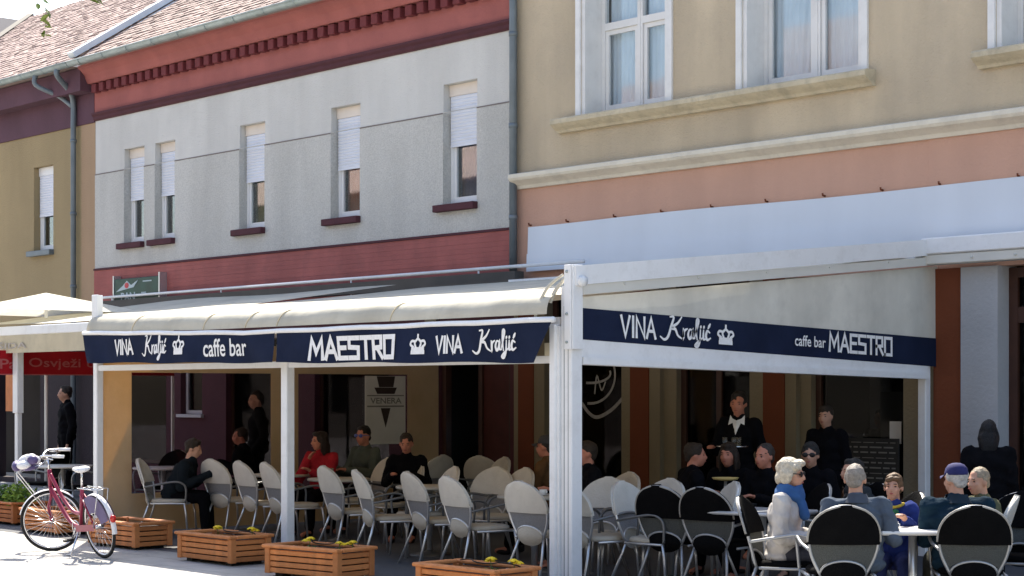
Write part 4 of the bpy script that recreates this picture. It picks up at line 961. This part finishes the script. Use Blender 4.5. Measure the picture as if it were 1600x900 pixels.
# ------------------------------------------------------------------ bicycle
bk = empty('bicycle', (0, 0, 0), 0, 'pink ladies bicycle with white saddle parked by the planters', 'bicycle')
RA = Vector((-5.54, -1.26, .335)); FA = Vector((-6.66, -1.20, .335)); fd = (FA-RA).normalized(); side = Vector((0, 0, 1)).cross(fd); UP = Vector((0, 0, 1))
def bpnt(a, z, s=0): return RA + fd*a + UP*(z-.335) + side*s      # along the bike from rear axle, height, sideways
def wheel(c, ax, name='wheel'):
    ax = ax.normalized(); e = UP.copy(); h = ax.cross(e); n = 40
    ring = lambda r: [c + (e*math.cos(2*math.pi*i/n)+h*math.sin(2*math.pi*i/n))*r for i in range(n)]
    q = MB(); q.tube(ring(.318), .0175, 8, True); t = q.build(name, 'rubber', bk)
    q = MB(); q.tube(ring(.297), .011, 6, True); q.build('rim', 'chrome', t)
    q = MB(); q.tube([c-ax*.045, c+ax*.045], .020, 10); q.build('hub', 'chrome', t)
    q = MB()
    for i in range(28):
        a = 2*math.pi*i/28; q.tube([c + ax*(.03 if i % 2 else -.03), c+(e*math.cos(a)+h*math.sin(a))*.292], .0018, 4)
    q.build('spokes', 'chrome', t); return t
steer = Matrix.Rotation(R(58), 3, 'Z')                              # front wheel turned
fwd = steer @ fd; fax = UP.cross(fwd)
wheel(RA, side); wheel(FA, fax)
HT = bpnt(.98, .86); HB_ = bpnt(1.03, .68); BB = bpnt(.44, .30); ST_ = bpnt(.26, .72); SEAT = bpnt(.20, .90)
q = MB(); q.tube([HT+UP*.04, HB_], .022, 10); q.tube(catmull([HB_+UP*.03, bpnt(.80,.46), bpnt(.62,.33), BB], 6), .024, 10); q.tube(catmull([HT, bpnt(.78,.62), bpnt(.56,.47), bpnt(.37,.45)], 6), .020, 10)
q.tube([BB, ST_], .019, 10); fr = q.build('frame', 'bike_pink', bk)
q = MB()
for s in (-.05, .05): q.tube([BB+side*s*.6, bpnt(.22,.315,s), RA+side*s], .011, 8); q.tube([bpnt(.28,.66,s*.4), RA+side*s], .010, 8)
q.build('rear_stays', 'bike_pink', bk)
q = MB()
for s in (-.055, .055): q.tube(catmull([HB_+fax*s*.4, HB_-UP*.06+fax*s, FA+UP*.15+fwd*.01+fax*s, FA+fax*s], 5), .012, 8)
q.build('fork', 'bike_pink', bk)
q = MB(); q.tube([ST_, SEAT], .013, 8); q.build('seat_post', 'chrome', bk)
q = MB(); q.ell(SEAT+UP*.03-fd*.02, (.085,.085,.035), None, 2); q.ell(SEAT+UP*.028+fd*.10, (.10,.035,.026), Matrix((fd, side, UP)).transposed(), 2); q.build('saddle', 'bike_white', bk)
# handlebar, swept back
HC = HT+UP*.16
q = MB(); q.tube([HT, HC], .013, 8); hp = lambda s: catmull([HC, HC+fwd*.05+fax*s*.10+UP*.03, HC+fwd*.02+fax*s*.24+UP*.06, HC-fwd*.10+fax*s*.29+UP*.05, HC-fwd*.20+fax*s*.30+UP*.03], 6)
for s in (-1, 1): q.tube(hp(s), .011, 8)
hb = q.build('handlebar', 'chrome', bk)
for s in (-1, 1):
    q = MB(); q.tube([HC-fwd*.09+fax*s*.29+UP*.05, HC-fwd*.215+fax*s*.302+UP*.028], .018, 10); q.build('grip', 'bike_white', hb)
    q = MB(); q.tube([HC+fwd*.0+fax*s*.26+UP*.05, HC-fwd*.10+fax*s*.33+UP*.015], .007, 6); q.build('brake_lever', 'chrome', hb)
q = MB(); q.ell(HC+fwd*.12+UP*.0, (.05,.05,.05), None, 2); q.build('head_lamp', 'bike_white', bk)
q = MB()                                                             # front carrier with a white and violet bundle
rot = Matrix((fwd, fax, UP)).transposed()
for k, (dx, dy, dz, r_) in enumerate(((.20,.0,.02,.10), (.24,.09,-.02,.08), (.24,-.09,.0,.085), (.30,.02,-.03,.07), (.16,.06,.05,.06))): q.ell(HC+fwd*dx+fax*dy+UP*dz, (r_, r_*.9, r_*.6), rot, 2)
bag = q.build('bag', 'bike_white', bk)
q = MB(); q.ell(HC+fwd*.33-UP*.03, (.05,.12,.06), rot, 2); q.ell(HC+fwd*.2-UP*.06, (.10,.11,.04), rot, 2); q.ell(HC+fwd*.14+fax*.1+UP*.02, (.06,.05,.05), rot, 2); q.build('lining', 'bike_violet', bag)
q = MB()
for s in (-.07, .07): q.tube([HC+fwd*.04+fax*s-UP*.04, HC+fwd*.34+fax*s-UP*.10, FA+UP*.05+fax*s*.9], .006, 6)
q.build('front_carrier', 'chrome', bk)
def guard(c, ax, a0, a1, name, m, rr=.348, w=.028):
    q = MB(); e = UP; h = ax.cross(e); n = 18
    def f(u, v): a = R(a0+(a1-a0)*u); t = (v*2-1); return c+(e*math.cos(a)+h*math.sin(a))*(rr-.012*t*t)+ax*w*t
    q.grid(f, n, 4); return q.build(name, m, bk)
guard(FA, fax, -50, 70, 'front_mudguard', 'bike_white'); guard(RA, side, -100, 40, 'rear_mudguard', 'bike_white')
q = MB()
for s in (-.045, .045):                                              # skirt guard
    q.grid(lambda u, v: RA+side*s+(UP*math.cos(R(-75+105*u))+side.cross(UP)*math.sin(R(-75+105*u)))*(.15+.18*v), 14, 3)
q.build('skirt_guard', 'bike_violet', bk)
q = MB(); q.ell(RA-fd*.345+UP*.10, (.028,.035,.04), None, 2); q.build('tail_reflector', 'reflector_red', bk)
q = MB()
for s in (-.06, .06): q.tube([bpnt(.24,.74,s), bpnt(-.22,.73,s), RA+side*s*1.1], .006, 6)
for k in range(5): q.tube([bpnt(.2-.1*k,.735,-.06), bpnt(.2-.1*k,.735,.06)], .005, 5)
q.build('rear_rack', 'chrome', bk)
q = MB(); n = 24; q.tube([BB+side*.05+(UP*math.cos(2*math.pi*i/n)+fd*math.sin(2*math.pi*i/n))*.085 for i in range(n)], .006, 5, True); q.tube([BB+side*.06, BB+side*.07+fd*.10-UP*.12], .009, 6); q.tube([BB-side*.06, BB-side*.07-fd*.10+UP*.12], .009, 6); q.tube([BB-side*.07, BB+side*.07], .012, 8)
ck = q.build('crank', 'chrome', bk)
for s in (1, -1):
    q = MB(); c = BB+side*.11*s+(fd*.10-UP*.12)*s; q.obox(c-side*.05, c+side*.05, .07, .02); q.build('pedal', 'black_plastic', ck)
q = MB(); q.tube([bpnt(.40,.28,.04), bpnt(.42,.045,.17), bpnt(.46,.045,.20)], .010, 6); q.build('kickstand', 'chrome', bk)
q = MB()
for s in (0,): q.grid(lambda u, v: BB+side*.062+UP*(.07*v-.035)+(RA-BB)*u, 6, 2)
q.build('chain_guard', 'bike_pink', bk)

g0 = Vector((RA.x, RA.y, 0)); bk.matrix_basis = Matrix.Translation(g0) @ Matrix.Rotation(R(-10), 4, fd) @ Matrix.Translation(-g0)
# ------------------------------------------------------------------ overhanging tree sprigs at the top left
tr = empty('street_tree', (0, 0, 0), 0, 'hanging leafy sprigs of a street tree at the top left corner', 'tree')
q = MB(); q.tube(catmull([(2.2,-8.4,0),(2.25,-8.35,1.4),(2.2,-8.25,2.8),(2.5,-7.7,4.1),(2.9,-6.9,4.7)], 6), [.12-.003*i for i in range(25)], 10)
q.tube(catmull([(2.3,-8.1,3.2),(2.0,-8.8,4.2),(1.6,-9.2,5.0)], 6), [.06-.003*i for i in range(13)], 8); q.build('trunk', 'bark', tr)
q = MB(); rnd = random.Random(11)
for k in range(900):
    c = rnd.choice(((2.2,-8.0,5.0,.9), (2.9,-7.2,5.0,.7), (1.6,-9.0,5.3,.9)))
    d = Vector((rnd.gauss(0,1), rnd.gauss(0,1), rnd.gauss(0,1))).normalized()*c[3]*rnd.random()**.4; p = Vector(c[:3])+d
    if p.z < 4.25: continue
    rot = Matrix.Rotation(rnd.uniform(0,6.3), 3, 'Z') @ Matrix.Rotation(rnd.uniform(-1.2,1.2), 3, 'X'); L_ = rnd.uniform(.04,.07)
    q.add([p+rot @ Vector(v) for v in ((-L_,0,0),(0,-L_*.5,.01),(L_,0,-.01),(0,L_*.5,.01))], [(0,1,2),(0,2,3)])
q.build('crown', 'leaf_tree', tr)
q = MB(); q.tube(catmull([(2.9,-6.9,4.7),(3.05,-6.5,4.3),(3.045,-6.44,3.85),(3.05,-6.433,3.52)], 6), .0013, 5); q.tube(catmull([(2.9,-6.9,4.7),(3.3,-6.2,4.3),(3.22,-6.24,3.9),(3.215,-6.25,3.66)], 6), .0013, 5); q.build('twig', 'bark', tr)
lm = MB(); lm.add([(-.026,0,0),(-.012,-.011,.003),(.008,-.011,.003),(.028,0,-.004),(.008,.011,.003),(-.012,.011,.003),(-.002,0,-.003)], [(0,1,6),(1,2,6),(2,3,6),(3,4,6),(4,5,6),(5,0,6)], True); lm = lm.mesh('leaf', 'leaf_tree')
for i, (x, y, z) in enumerate([(3.024,-6.462,3.621),(3.052,-6.432,3.64),(3.05,-6.434,3.599),(3.056,-6.427,3.589),(3.048,-6.437,3.564),(3.052,-6.432,3.539),(3.06,-6.423,3.517),(3.043,-6.441,3.485),(3.052,-6.432,3.479),(3.206,-6.261,3.649),(3.225,-6.24,3.653),(3.215,-6.251,3.643),(3.03,-6.45,3.70),(3.06,-6.43,3.72)]):
    o = link(bpy.data.objects.new('leaf', lm), tr); o.location = (x, y, z); o.rotation_euler = (random.uniform(-1.2,1.2), random.uniform(-1,1), random.uniform(0,6.3)); s = random.uniform(1.0,1.5); o.scale = (s, s, s)

# ------------------------------------------------------------------ people
TS = bpy.data.scenes.new('workbench')
def remesh(mb, name, vox, m, smooth=2, fold=0, seed=0, keep=None):
    me = mb.mesh(name, m); o = bpy.data.objects.new(name, me); TS.collection.objects.link(o)
    md = o.modifiers.new('r', 'REMESH'); md.mode = 'VOXEL'; md.voxel_size = vox; md.use_smooth_shade = True
    if smooth: sm_ = o.modifiers.new('s', 'SMOOTH'); sm_.iterations = smooth; sm_.factor = .5
    TS.view_layers[0].update(); out = bpy.data.meshes.new_from_object(o.evaluated_get(TS.view_layers[0].depsgraph))
    bpy.data.objects.remove(o); bpy.data.meshes.remove(me); out.name = name
    out.materials.clear(); out.materials.append(MATS[m])
    if fold:
        co = [v.co.copy() for v in out.vertices]; nr = [v.vector.copy() for v in out.vertex_normals]; flat = []
        for p, n0 in zip(co, nr):
            n_ = (.5-2*abs(noise.noise(Vector((p.x*7+seed, p.y*7+p.z*3, p.z*6)))))*.9+noise.noise(Vector((p.x*24, p.y*24+seed, p.z*14)))*.5
            flat.extend(p + n0*fold*max(n_, -.3))
        out.vertices.foreach_set('co', flat); out.update()
    out.polygons.foreach_set('use_smooth', [True]*len(out.polygons))
    return out
def person(label, x, y, face, top, hz, pose='sit', arms='table', lean=6, hturn=0, hpitch=0, skin='skin', hair=('short', (.04,.03,.02)), cl=((.03,.03,.035),(.03,.03,.035)), vox=.014, extras=(), s_w=1.0):
    i = len([o for o in bpy.data.objects if o.name.startswith('person')])
    st = pose == 'stand'; hip = .93 if st else .53
    base_top = hip + .47*math.cos(R(lean)) + .285
    sc_ = hz/base_top
    cm1 = mat('garment_%02d_a' % i, cl[0], .9, .18, 9, .3, 40, spec=.06).name; cm2 = mat('garment_%02d_b' % i, cl[1], .9, .18, 9, .3, 40, spec=.06).name; hm = mat('hair_%02d' % i, hair[1], .6, .3, 40, .6, 90).name
    sl_, cl_ = math.sin(R(lean)), math.cos(R(lean)); P0 = Vector((0, 0, hip))
    def sp(d, f=0, u=0): return P0 + Vector((u, sl_*d + cl_*f, cl_*d - sl_*f))
    nk = sp(.47); sh = [sp(.43, 0, s*.165*s_w) for s in (-1, 1)]
    HM = Matrix.Rotation(R(hturn), 3, 'Z') @ Matrix.Rotation(R(hpitch), 3, 'X'); hc = nk + Vector((0, .035+.02*sl_, .165))
    def hp_(a): return hc + HM @ Vector(a)
    kn = [Vector((s*.11, .43, .50)) if not st else Vector((s*.095, .02, .49)) for s in (-1, 1)]; an = [Vector((s*.12, .46, .09)) if not st else Vector((s*.10, -.02, .08)) for s in (-1, 1)]
    hj = [P0 + Vector((s*.09, .02, -.02)) for s in (-1, 1)]
    A = {'table': lambda s: (sp(.18, .10, s*.245), Vector((s*.11, .42+sl_*.3, .775/sc_))), 'lap': lambda s: (sp(.14, .02, s*.25), Vector((s*.09, .26, hip+.14))), 'down': lambda s: (sp(.13, -.03, s*.235), sp(-.12, .05, s*.255)),
         'tray': lambda s: (sp(.16, .02, s*.24), sp(.20, .30, s*.20) if s > 0 else sp(-.1, .06, -.25)), 'face': lambda s: (sp(.16, .2, s*.22), sp(.42, .17, s*.07) if s > 0 else Vector((-.10, .40, .78/sc_))), 'arm': lambda s: (sp(.17, -.06, s*.28), Vector((s*.24, .20, .70/sc_)))}[arms]
    el, wr = zip(*[A(s) for s in (-1, 1)])
    b = MB()
    # trunk, limbs
    for c, r_ in ((sp(.02), (.155*s_w,.115,.115)), (sp(.15), (.145*s_w,.105,.13)), (sp(.31), (.160*s_w,.112,.155))): b.ell(c, r_, Matrix.Rotation(R(-lean), 3, 'X'))
    b.cap(sh[0], .055, sh[1], .055); b.cap(sp(.40), .062, hc+Vector((0,-.02,-.04)), .052)
    for k in (0, 1):
        b.cap(sh[k], .054, el[k], .041); b.cap(el[k], .040, wr[k], .028); b.cap(hj[k], .085, kn[k], .058); b.cap(kn[k], .055, an[k], .038); b.cap(an[k]-Vector((0,0,.03)), .038, an[k]+Vector((0,.15,-.05)), .03)
        d = (wr[k]-el[k]).normalized(); sd = d.cross(Vector((0,0,1))); sd = sd.normalized() if sd.length > .1 else Vector((1,0,0)); dn = d.cross(sd); dn = dn if dn.z < 0 else -dn
        pc = wr[k]+d*.045; b.ell(pc, (.040,.050,.018), Matrix((sd, d, dn)).transposed())
        for f_ in range(4):
            o_ = sd*(.030-.020*f_); ln = (.034,.040,.038,.030)[f_]; a_ = wr[k]+d*.08+o_; m_ = a_+d*ln*.8+dn*.010; b.cap(a_-d*.02, .0095, m_, .009, 8); b.cap(m_, .009, m_+d*ln*.5+dn*.026, .008, 8)
        ts = sd*(.040 if (k == 0) == (sd.x > 0) else -.040); b.cap(wr[k]+d*.025+ts*.6, .011, wr[k]+d*.06+ts*1.15+dn*.01, .0095, 8); b.cap(wr[k]+d*.06+ts*1.15+dn*.01, .0095, wr[k]+d*.088+ts*.95+dn*.022, .0085, 8)
    # head
    b.ell(hp_((0,-.012,.025)), (.076,.096,.092), HM); b.ell(hp_((0,.03,-.035)), (.060,.066,.078), HM); b.ell(hp_((0,.052,-.092)), (.030,.026,.024), HM); b.ell(hp_((0,.075,.018)), (.050,.018,.016), HM)
    b.cap(hp_((0,.090,.004)), .010, hp_((0,.108,-.030)), .0135, 8); b.ell(hp_((0,.098,-.034)), (.019,.012,.010), HM)
    for s in (-1, 1): b.ell(hp_((s*.078,-.008,-.012)), (.011,.020,.032), HM); b.ell(hp_((s*.036,.062,-.028)), (.024,.022,.022), HM)
    b.ell(hp_((0,.085,-.062)), (.024,.013,.013), HM)
    bm_ = remesh(b, 'person', vox, skin, 1); root = bpy.data.objects.new('person', bm_); COL.objects.link(root)
    root.location = (x, y, 0); root.rotation_euler = (0, 0, R(face)); root.scale = (sc_,)*3; tag(root, label, 'person')
    def child(q, nm, m, v=vox, fold=0, sm_=2):
        me = remesh(q, nm, v, m, sm_, fold, x*3); o = bpy.data.objects.new(nm, me); link(o, root); return o
    g_ = MB()                                                        # jacket
    for c, r_ in ((sp(-.02), (.188*s_w,.142,.085)), (sp(.06), (.185*s_w,.142,.12)), (sp(.17), (.178*s_w,.135,.13)), (sp(.31), (.190*s_w,.140,.15))): g_.ell(c, r_, Matrix.Rotation(R(-lean), 3, 'X'))
    g_.cap(sh[0]+Vector((0,0,-.01)), .072, sh[1]+Vector((0,0,-.01)), .072); g_.cap(sp(.42,-.01), .088, sp(.495,.0), .070)
    for k in (0, 1): g_.cap(sh[k], .076, el[k], .062); g_.cap(el[k], .062, wr[k]-(wr[k]-el[k])*.06, .046)
    child(g_, 'jacket', cm1, max(.011, vox), .016)
    if hz > .5:
        t_ = MB(); t_.ell(P0-Vector((0,0,.01)), (.172,.135,.105))
        for k in (0, 1): t_.cap(hj[k], .100, kn[k], .074); t_.cap(kn[k], .073, an[k]+Vector((0,0,.03)), .058)
        child(t_, 'trousers', cm2, max(.013, vox), .007)
        for k in (0, 1):
            s_ = MB(); s_.ell(an[k]+Vector((0,.06,-.055)), (.046,.125,.034)); s_.ell(an[k]+Vector((0,-.01,-.02)), (.044,.05,.05)); child(s_, 'shoe', 'black_plastic', .014)
    h_ = MB(); hs = hair[0]
    if hs in ('short', 'crop', 'bald_sides', 'boy'):
        k = {'short': 1.06, 'crop': 1.03, 'bald_sides': 1.02, 'boy': 1.07}[hs]
        h_.ell(hp_((0,-.024,.036)), (.078*k,.096*k,.090*k), HM); h_.ell(hp_((0,-.068,-.022)), (.062*k,.042,.052), HM)
        if hs in ('short', 'boy'): h_.ell(hp_((.01,.030,.090)), (.058,.040,.030), HM @ Matrix.Rotation(.2, 3, 'Y'))
        if hs == 'boy': h_.ell(hp_((.02,.072,.062)), (.045,.022,.026), HM @ Matrix.Rotation(.4, 3, 'Y')); h_.ell(hp_((-.03,.066,.068)), (.035,.022,.022), HM)
        for s in (-1, 1): h_.ell(hp_((s*.072,-.012,.018)), (.013,.028,.036), HM)
    elif hs == 'bob':
        h_.ell(hp_((0,-.024,.040)), (.090,.108,.096), HM); h_.ell(hp_((0,-.075,-.03)), (.082,.055,.075), HM)
        for s in (-1, 1): h_.ell(hp_((s*.080,-.02,-.015)), (.020,.056,.070), HM)
        h_.ell(hp_((.0,.058,.088)), (.070,.050,.034), HM); h_.ell(hp_((.05,.05,.06)), (.035,.04,.03), HM)
    elif hs == 'long':
        h_.ell(hp_((0,-.024,.034)), (.086,.104,.096), HM); h_.ell(hp_((0,-.085,-.10)), (.095,.055,.14), HM)
        for s in (-1, 1): h_.ell(hp_((s*.080,-.025,-.07)), (.024,.055,.12), HM)
        h_.ell(hp_((0,.045,.085)), (.065,.042,.032), HM)
    if hs != 'none': child(h_, 'hair', hm, max(.007, vox*.7), .010, 1)
    e_ = MB()
    for s in (-1, 1):
        e_ = MB(); e_.ell(hp_((s*.031,.0795,.0)), (.0125,.007,.0065), HM, 1); e_.build('eye', 'eye_dark', root)
        e_ = MB(); e_.ell(hp_((s*.031,.088,.021)), (.020,.006,.0045), HM, 1); e_.build('eyebrow', 'eye_dark', root)
    e_ = MB(); e_.ell(hp_((0,.0965,-.062)), (.021,.006,.007), HM, 1); e_.build('mouth', 'lips', root)
    for ex in extras:
        q = MB()
        if ex[0] == 'sunglasses':
            for s in (-1, 1): q.ell(hp_((s*.034,.094,.002)), (.031,.008,.022), HM, 2); q.tube([hp_((s*.060,.088,.006)), hp_((s*.080,.03,.006)), hp_((s*.084,-.02,.0))], .004, 5)
            q.tube([hp_((-.01,.098,.006)), hp_((.01,.098,.006))], .004, 5); q.build('sunglasses', ex[1], root)
        elif ex[0] == 'cap':
            prof = [(0,.112),(.03,.110),(.06,.098),(.082,.070),(.091,.035),(.092,.020),(.088,.018)]; vs = []; n = 24
            for r_, z in prof[::-1]:
                for k in range(n): a = 2*math.pi*k/n; vs.append(hp_((r_*.92*math.cos(a), -.018+r_*1.13*math.sin(a), z+.018)))
            m = len(prof); q.add(vs, [(j*n+k, j*n+(k+1) % n, (j+1)*n+(k+1) % n, (j+1)*n+k) for j in range(m-1) for k in range(n)], True)
            cp_ = q.build('cap', ex[1], root)
            q = MB(); q.grid(lambda u, v: hp_(((u*2-1)*.078*(1-.25*v*v), .062+.03*(1-(u*2-1)**2)+v*.075*(1-.45*(u*2-1)**2), .040-.012*v-.022*(u*2-1)**2)), 12, 5); q.grid(lambda u, v: hp_(((1-u*2)*.078*(1-.25*v*v), .062+.03*(1-(u*2-1)**2)+v*.075*(1-.45*(u*2-1)**2), .035-.012*v-.022*(u*2-1)**2)), 12, 5); q.build('visor', ex[1], cp_)
        elif ex[0] == 'scarf':
            for k, (rr, zz, th) in enumerate(((.088,.0,.034), (.095,-.035,.036), (.080,.035,.026))):
                q.tube([nk+Vector((rr*1.05*math.cos(a*.3927), .02+rr*math.sin(a*.3927), zz+.02+.012*math.sin(a*1.3+k))) for a in range(16)], th, 8, True)
            q.cap(nk+Vector((.03,.11,-.03)), .035, nk+Vector((.04,.15,-.16)), .045); child(q, 'scarf', ex[1], .010, .008)
        elif ex[0] == 'collar':
            n = 20; vs = []
            for rr, zz in ((.074,.035), (.090,.0), (.115,-.03)):
                for k in range(n+1): a = R(-70-400/2+ (180+140)*k/n + 130); vs.append(nk+Vector((rr*1.1*math.cos(a), .005+rr*math.sin(a), zz+.018)))
            q.add(vs, [(j*(n+1)+k, j*(n+1)+k+1, (j+1)*(n+1)+k+1, (j+1)*(n+1)+k) for j in range(2) for k in range(n)], True); q.build('collar', ex[1], root)
        elif ex[0] == 'hood':
            q.tube([nk+Vector((.088*math.cos(a*.314), .012+.088*math.sin(a*.314), .0+.014*math.cos(a*.628))) for a in range(20)], .017, 8, True); child(q, 'hood_collar', ex[1], .010, .006)
        elif ex[0] == 'vneck':
            q.add([nk+Vector(p) for p in ((-.06,.075,.02),(0,.145,-.15),(.06,.075,.02),(0,.105,-.005))], [(0,1,3),(3,1,2)]); q.add([nk+Vector(p) for p in ((-.075,.06,.05),(-.02,.11,-.02),(-.085,.11,-.05))], [(0,1,2)]); q.add([nk+Vector(p) for p in ((.075,.06,.05),(.085,.11,-.05),(.02,.11,-.02))], [(0,1,2)]); q.build('shirt_collar', ex[1], root)
        elif ex[0] == 'scarf2':
            q.cap(nk+Vector((-.02,.12,-.06)), .035, nk+Vector((.03,.145,-.15)), .045); child(q, 'chest_patch', ex[1], .012, .005)
    return root
for nm, c in (('collar_slate', (.06,.07,.09)), ('collar_teal', (.01,.022,.035)), ('navy_cloth', (.02,.022,.10)), ('scarf_blue', (.03,.10,.26)), ('black_glass', (.01,.01,.012)), ('blue_glass', (.06,.10,.35)), ('yellow_cloth', (.60,.42,.05)), ('white_cloth', (.7,.7,.7)), ('green_cloth', (.03,.14,.05)), ('cap_dark', (.05,.05,.055))): mat(nm, c, .3 if 'glass' in nm else .85, .12, 12)
DK = (.005,.005,.0065)
# foreground group, out in the sun (face: 0 = looking toward the house)
person('blonde woman with sunglasses and blue scarf in a pale jacket', 2.42, -.02, -62, 1, 1.215, 'sit', 'lap', 4, -4, -3, 'skin', ('bob', (.52,.46,.36)), ((.50,.47,.44),(.05,.05,.06)), .010, (('sunglasses','black_glass'), ('scarf','scarf_blue')), 1.2)
person('grey-haired man seen from behind in a slate jacket', 3.17, -.10, 46, 1, 1.20, 'sit', 'arm', 5, -14, 0, 'skin', ('crop', (.26,.23,.20)), ((.085,.105,.135),(.05,.05,.06)), .010, (('collar','collar_slate'),), 1.2)
person('boy in a blue jacket with a yellow collar facing the street', 2.88, .74, 214, 1, 1.10, 'sit', 'table', 4, -8, 4, 'skin', ('boy', (.13,.075,.04)), ((.03,.05,.20),(.03,.04,.12)), .009, (('hood','yellow_cloth'), ('scarf2','green_cloth')), .9)
person('man in a navy cap and dark teal jacket seen from behind', 3.66, .50, 52, 1, 1.19, 'sit', 'table', 18, 20, -2, 'skin', ('bald_sides', (.42,.40,.38)), ((.010,.026,.042),(.05,.05,.04)), .010, (('cap','navy_cloth'), ('collar','collar_teal')), 1.35)
person('person in olive half hidden behind the navy-capped man', 3.36, 1.27, 150, 1, 1.145, 'sit', 'lap', 6, 20, 0, 'skin', ('crop', (.30,.24,.17)), ((.10,.10,.06),(.05,.05,.05)), .012)
person('dark-clothed person with long black hair by the white pier', 2.22, 3.02, 35, 1, 1.47, 'stand', 'down', 4, 0, 0, 'skin', ('long', (.008,.008,.01)), (DK,DK), .018, (), 1.15)
# under the awning
person('waiter in a black vest with open white collar carrying a tray', -1.14, 3.60, 205, 1, 1.72, 'stand', 'tray', 0, 0, -4, 'skin_ruddy', ('short', (.02,.015,.012)), (DK,DK), .014, (('vneck','white_cloth'),), .92)
person('ruddy man in black seated in front of the waiter', .42, 2.22, 190, 1, 1.245, 'sit', 'table', 8, -10, 0, 'skin_ruddy', ('crop', (.04,.03,.025)), (DK,DK), .014)
person('man with dark glasses seated behind the blonde woman', .52, 2.72, 200, 1, 1.25, 'sit', 'lap', 5, 10, 0, 'skin', ('short', (.02,.02,.02)), (DK,DK), .016, (('sunglasses','black_glass'),))
person('dark jacketed figure seated between blonde woman and grey-haired man', 1.62, 2.15, 150, 1, 1.14, 'sit', 'lap', 20, 0, 0, 'skin', ('short', (.02,.02,.02)), ((.035,.04,.045),DK), .016)
person('standing man in black left of the right shop window', -.48, 4.20, 195, 1, 1.58, 'stand', 'down', 0, 0, 0, 'skin', ('short', (.028,.019,.013)), (DK,DK), .018)
person('dark silhouette standing inside the right shop window', -1.41, 6.40, 180, 1, 1.52, 'stand', 'down', 0, 0, 0, 'skin', ('short', (.028,.019,.013)), (DK,DK), .020, (), 1.25)
person('left one of two dark figures seated by the straw dish', -.42, 1.95, -30, 1, 1.24, 'sit', 'table', 12, -20, 0, 'skin_ruddy', ('short', (.028,.019,.013)), (DK,DK), .016)
person('right one of two dark figures seated by the straw dish', -.24, 2.50, 190, 1, 1.24, 'sit', 'table', 12, 10, 0, 'skin_ruddy', ('long', (.025,.016,.011)), (DK,DK), .016)
person('dark figure with red face seated right of the corner post', -1.30, 1.70, 150, 1, 1.24, 'sit', 'table', 10, 0, 0, 'skin_ruddy', ('short', (.028,.019,.013)), (DK,DK), .016)
person('man in a dark cap and brown jacket left of the corner post', -2.62, 2.35, 110, 1, 1.26, 'sit', 'table', 6, 0, 0, 'skin_ruddy', ('crop', (.03,.025,.02)), ((.12,.065,.03),DK), .014, (('cap','cap_dark'),))
person('dark-haired person in black seated under the cone poster', -5.28, 2.55, 222, 1, 1.24, 'sit', 'table', 12, 0, -12, 'skin_ruddy', ('short', (.028,.019,.013)), (DK,DK), .014)
person('man in blue sunglasses and a grey-green jacket', -6.60, 2.95, 185, 1, 1.30, 'sit', 'table', 2, 10, 0, 'skin_ruddy', ('short', (.015,.012,.01)), ((.085,.10,.085),DK), .012, (('sunglasses','blue_glass'),))
person('woman in a red jacket touching her shoulder, right of middle post', -6.55, 2.25, 200, 1, 1.245, 'sit', 'face', 4, -28, 0, 'skin_ruddy', ('long', (.02,.012,.01)), ((.36,.02,.03),DK), .012)
person('bent figure in black sitting in the side-on chair', -7.47, .72, -46, 1, 1.16, 'sit', 'table', 30, 0, -14, 'skin', ('short', (.028,.019,.013)), ((.010,.014,.018),DK), .014, (), 1.15)
person('seated man in black with red-lit face behind the screen', -9.20, 2.96, 130, 1, 1.24, 'sit', 'table', 10, 30, 0, 'skin_ruddy', ('crop', (.035,.025,.018)), (DK,DK), .016)
person('standing man in black behind the clear side screen', -9.68, 3.45, 150, 1, 1.73, 'stand', 'arm', 0, 20, 0, 'skin', ('crop', (.03,.025,.02)), (DK,DK), .014)
person('dark figure standing in the neighbouring doorway behind the bicycle', -15.9, 3.9, 165, 1, 1.82, 'stand', 'down', 0, 0, 0, 'skin', ('short', (.028,.019,.013)), (DK,DK), .018)
# tray of the waiter
o = empty('drinks_tray', (-.90, 3.22, 1.16), 0, 'small round tray with glasses held by the waiter', 'tray')
q = MB(); q.lathe([(.16,0),(.17,.015),(.16,.012)], n=20); q.build('tray', 'chrome', o)
for a in range(3):
    q = MB(); q.lathe([(.024,.014),(.030,.10),(.028,.10),(.02,.02)], c=(.08*math.cos(a*2.1), .08*math.sin(a*2.1), 0), n=10); q.build('glass', 'glass_window', o)

bpy.data.scenes.remove(TS)
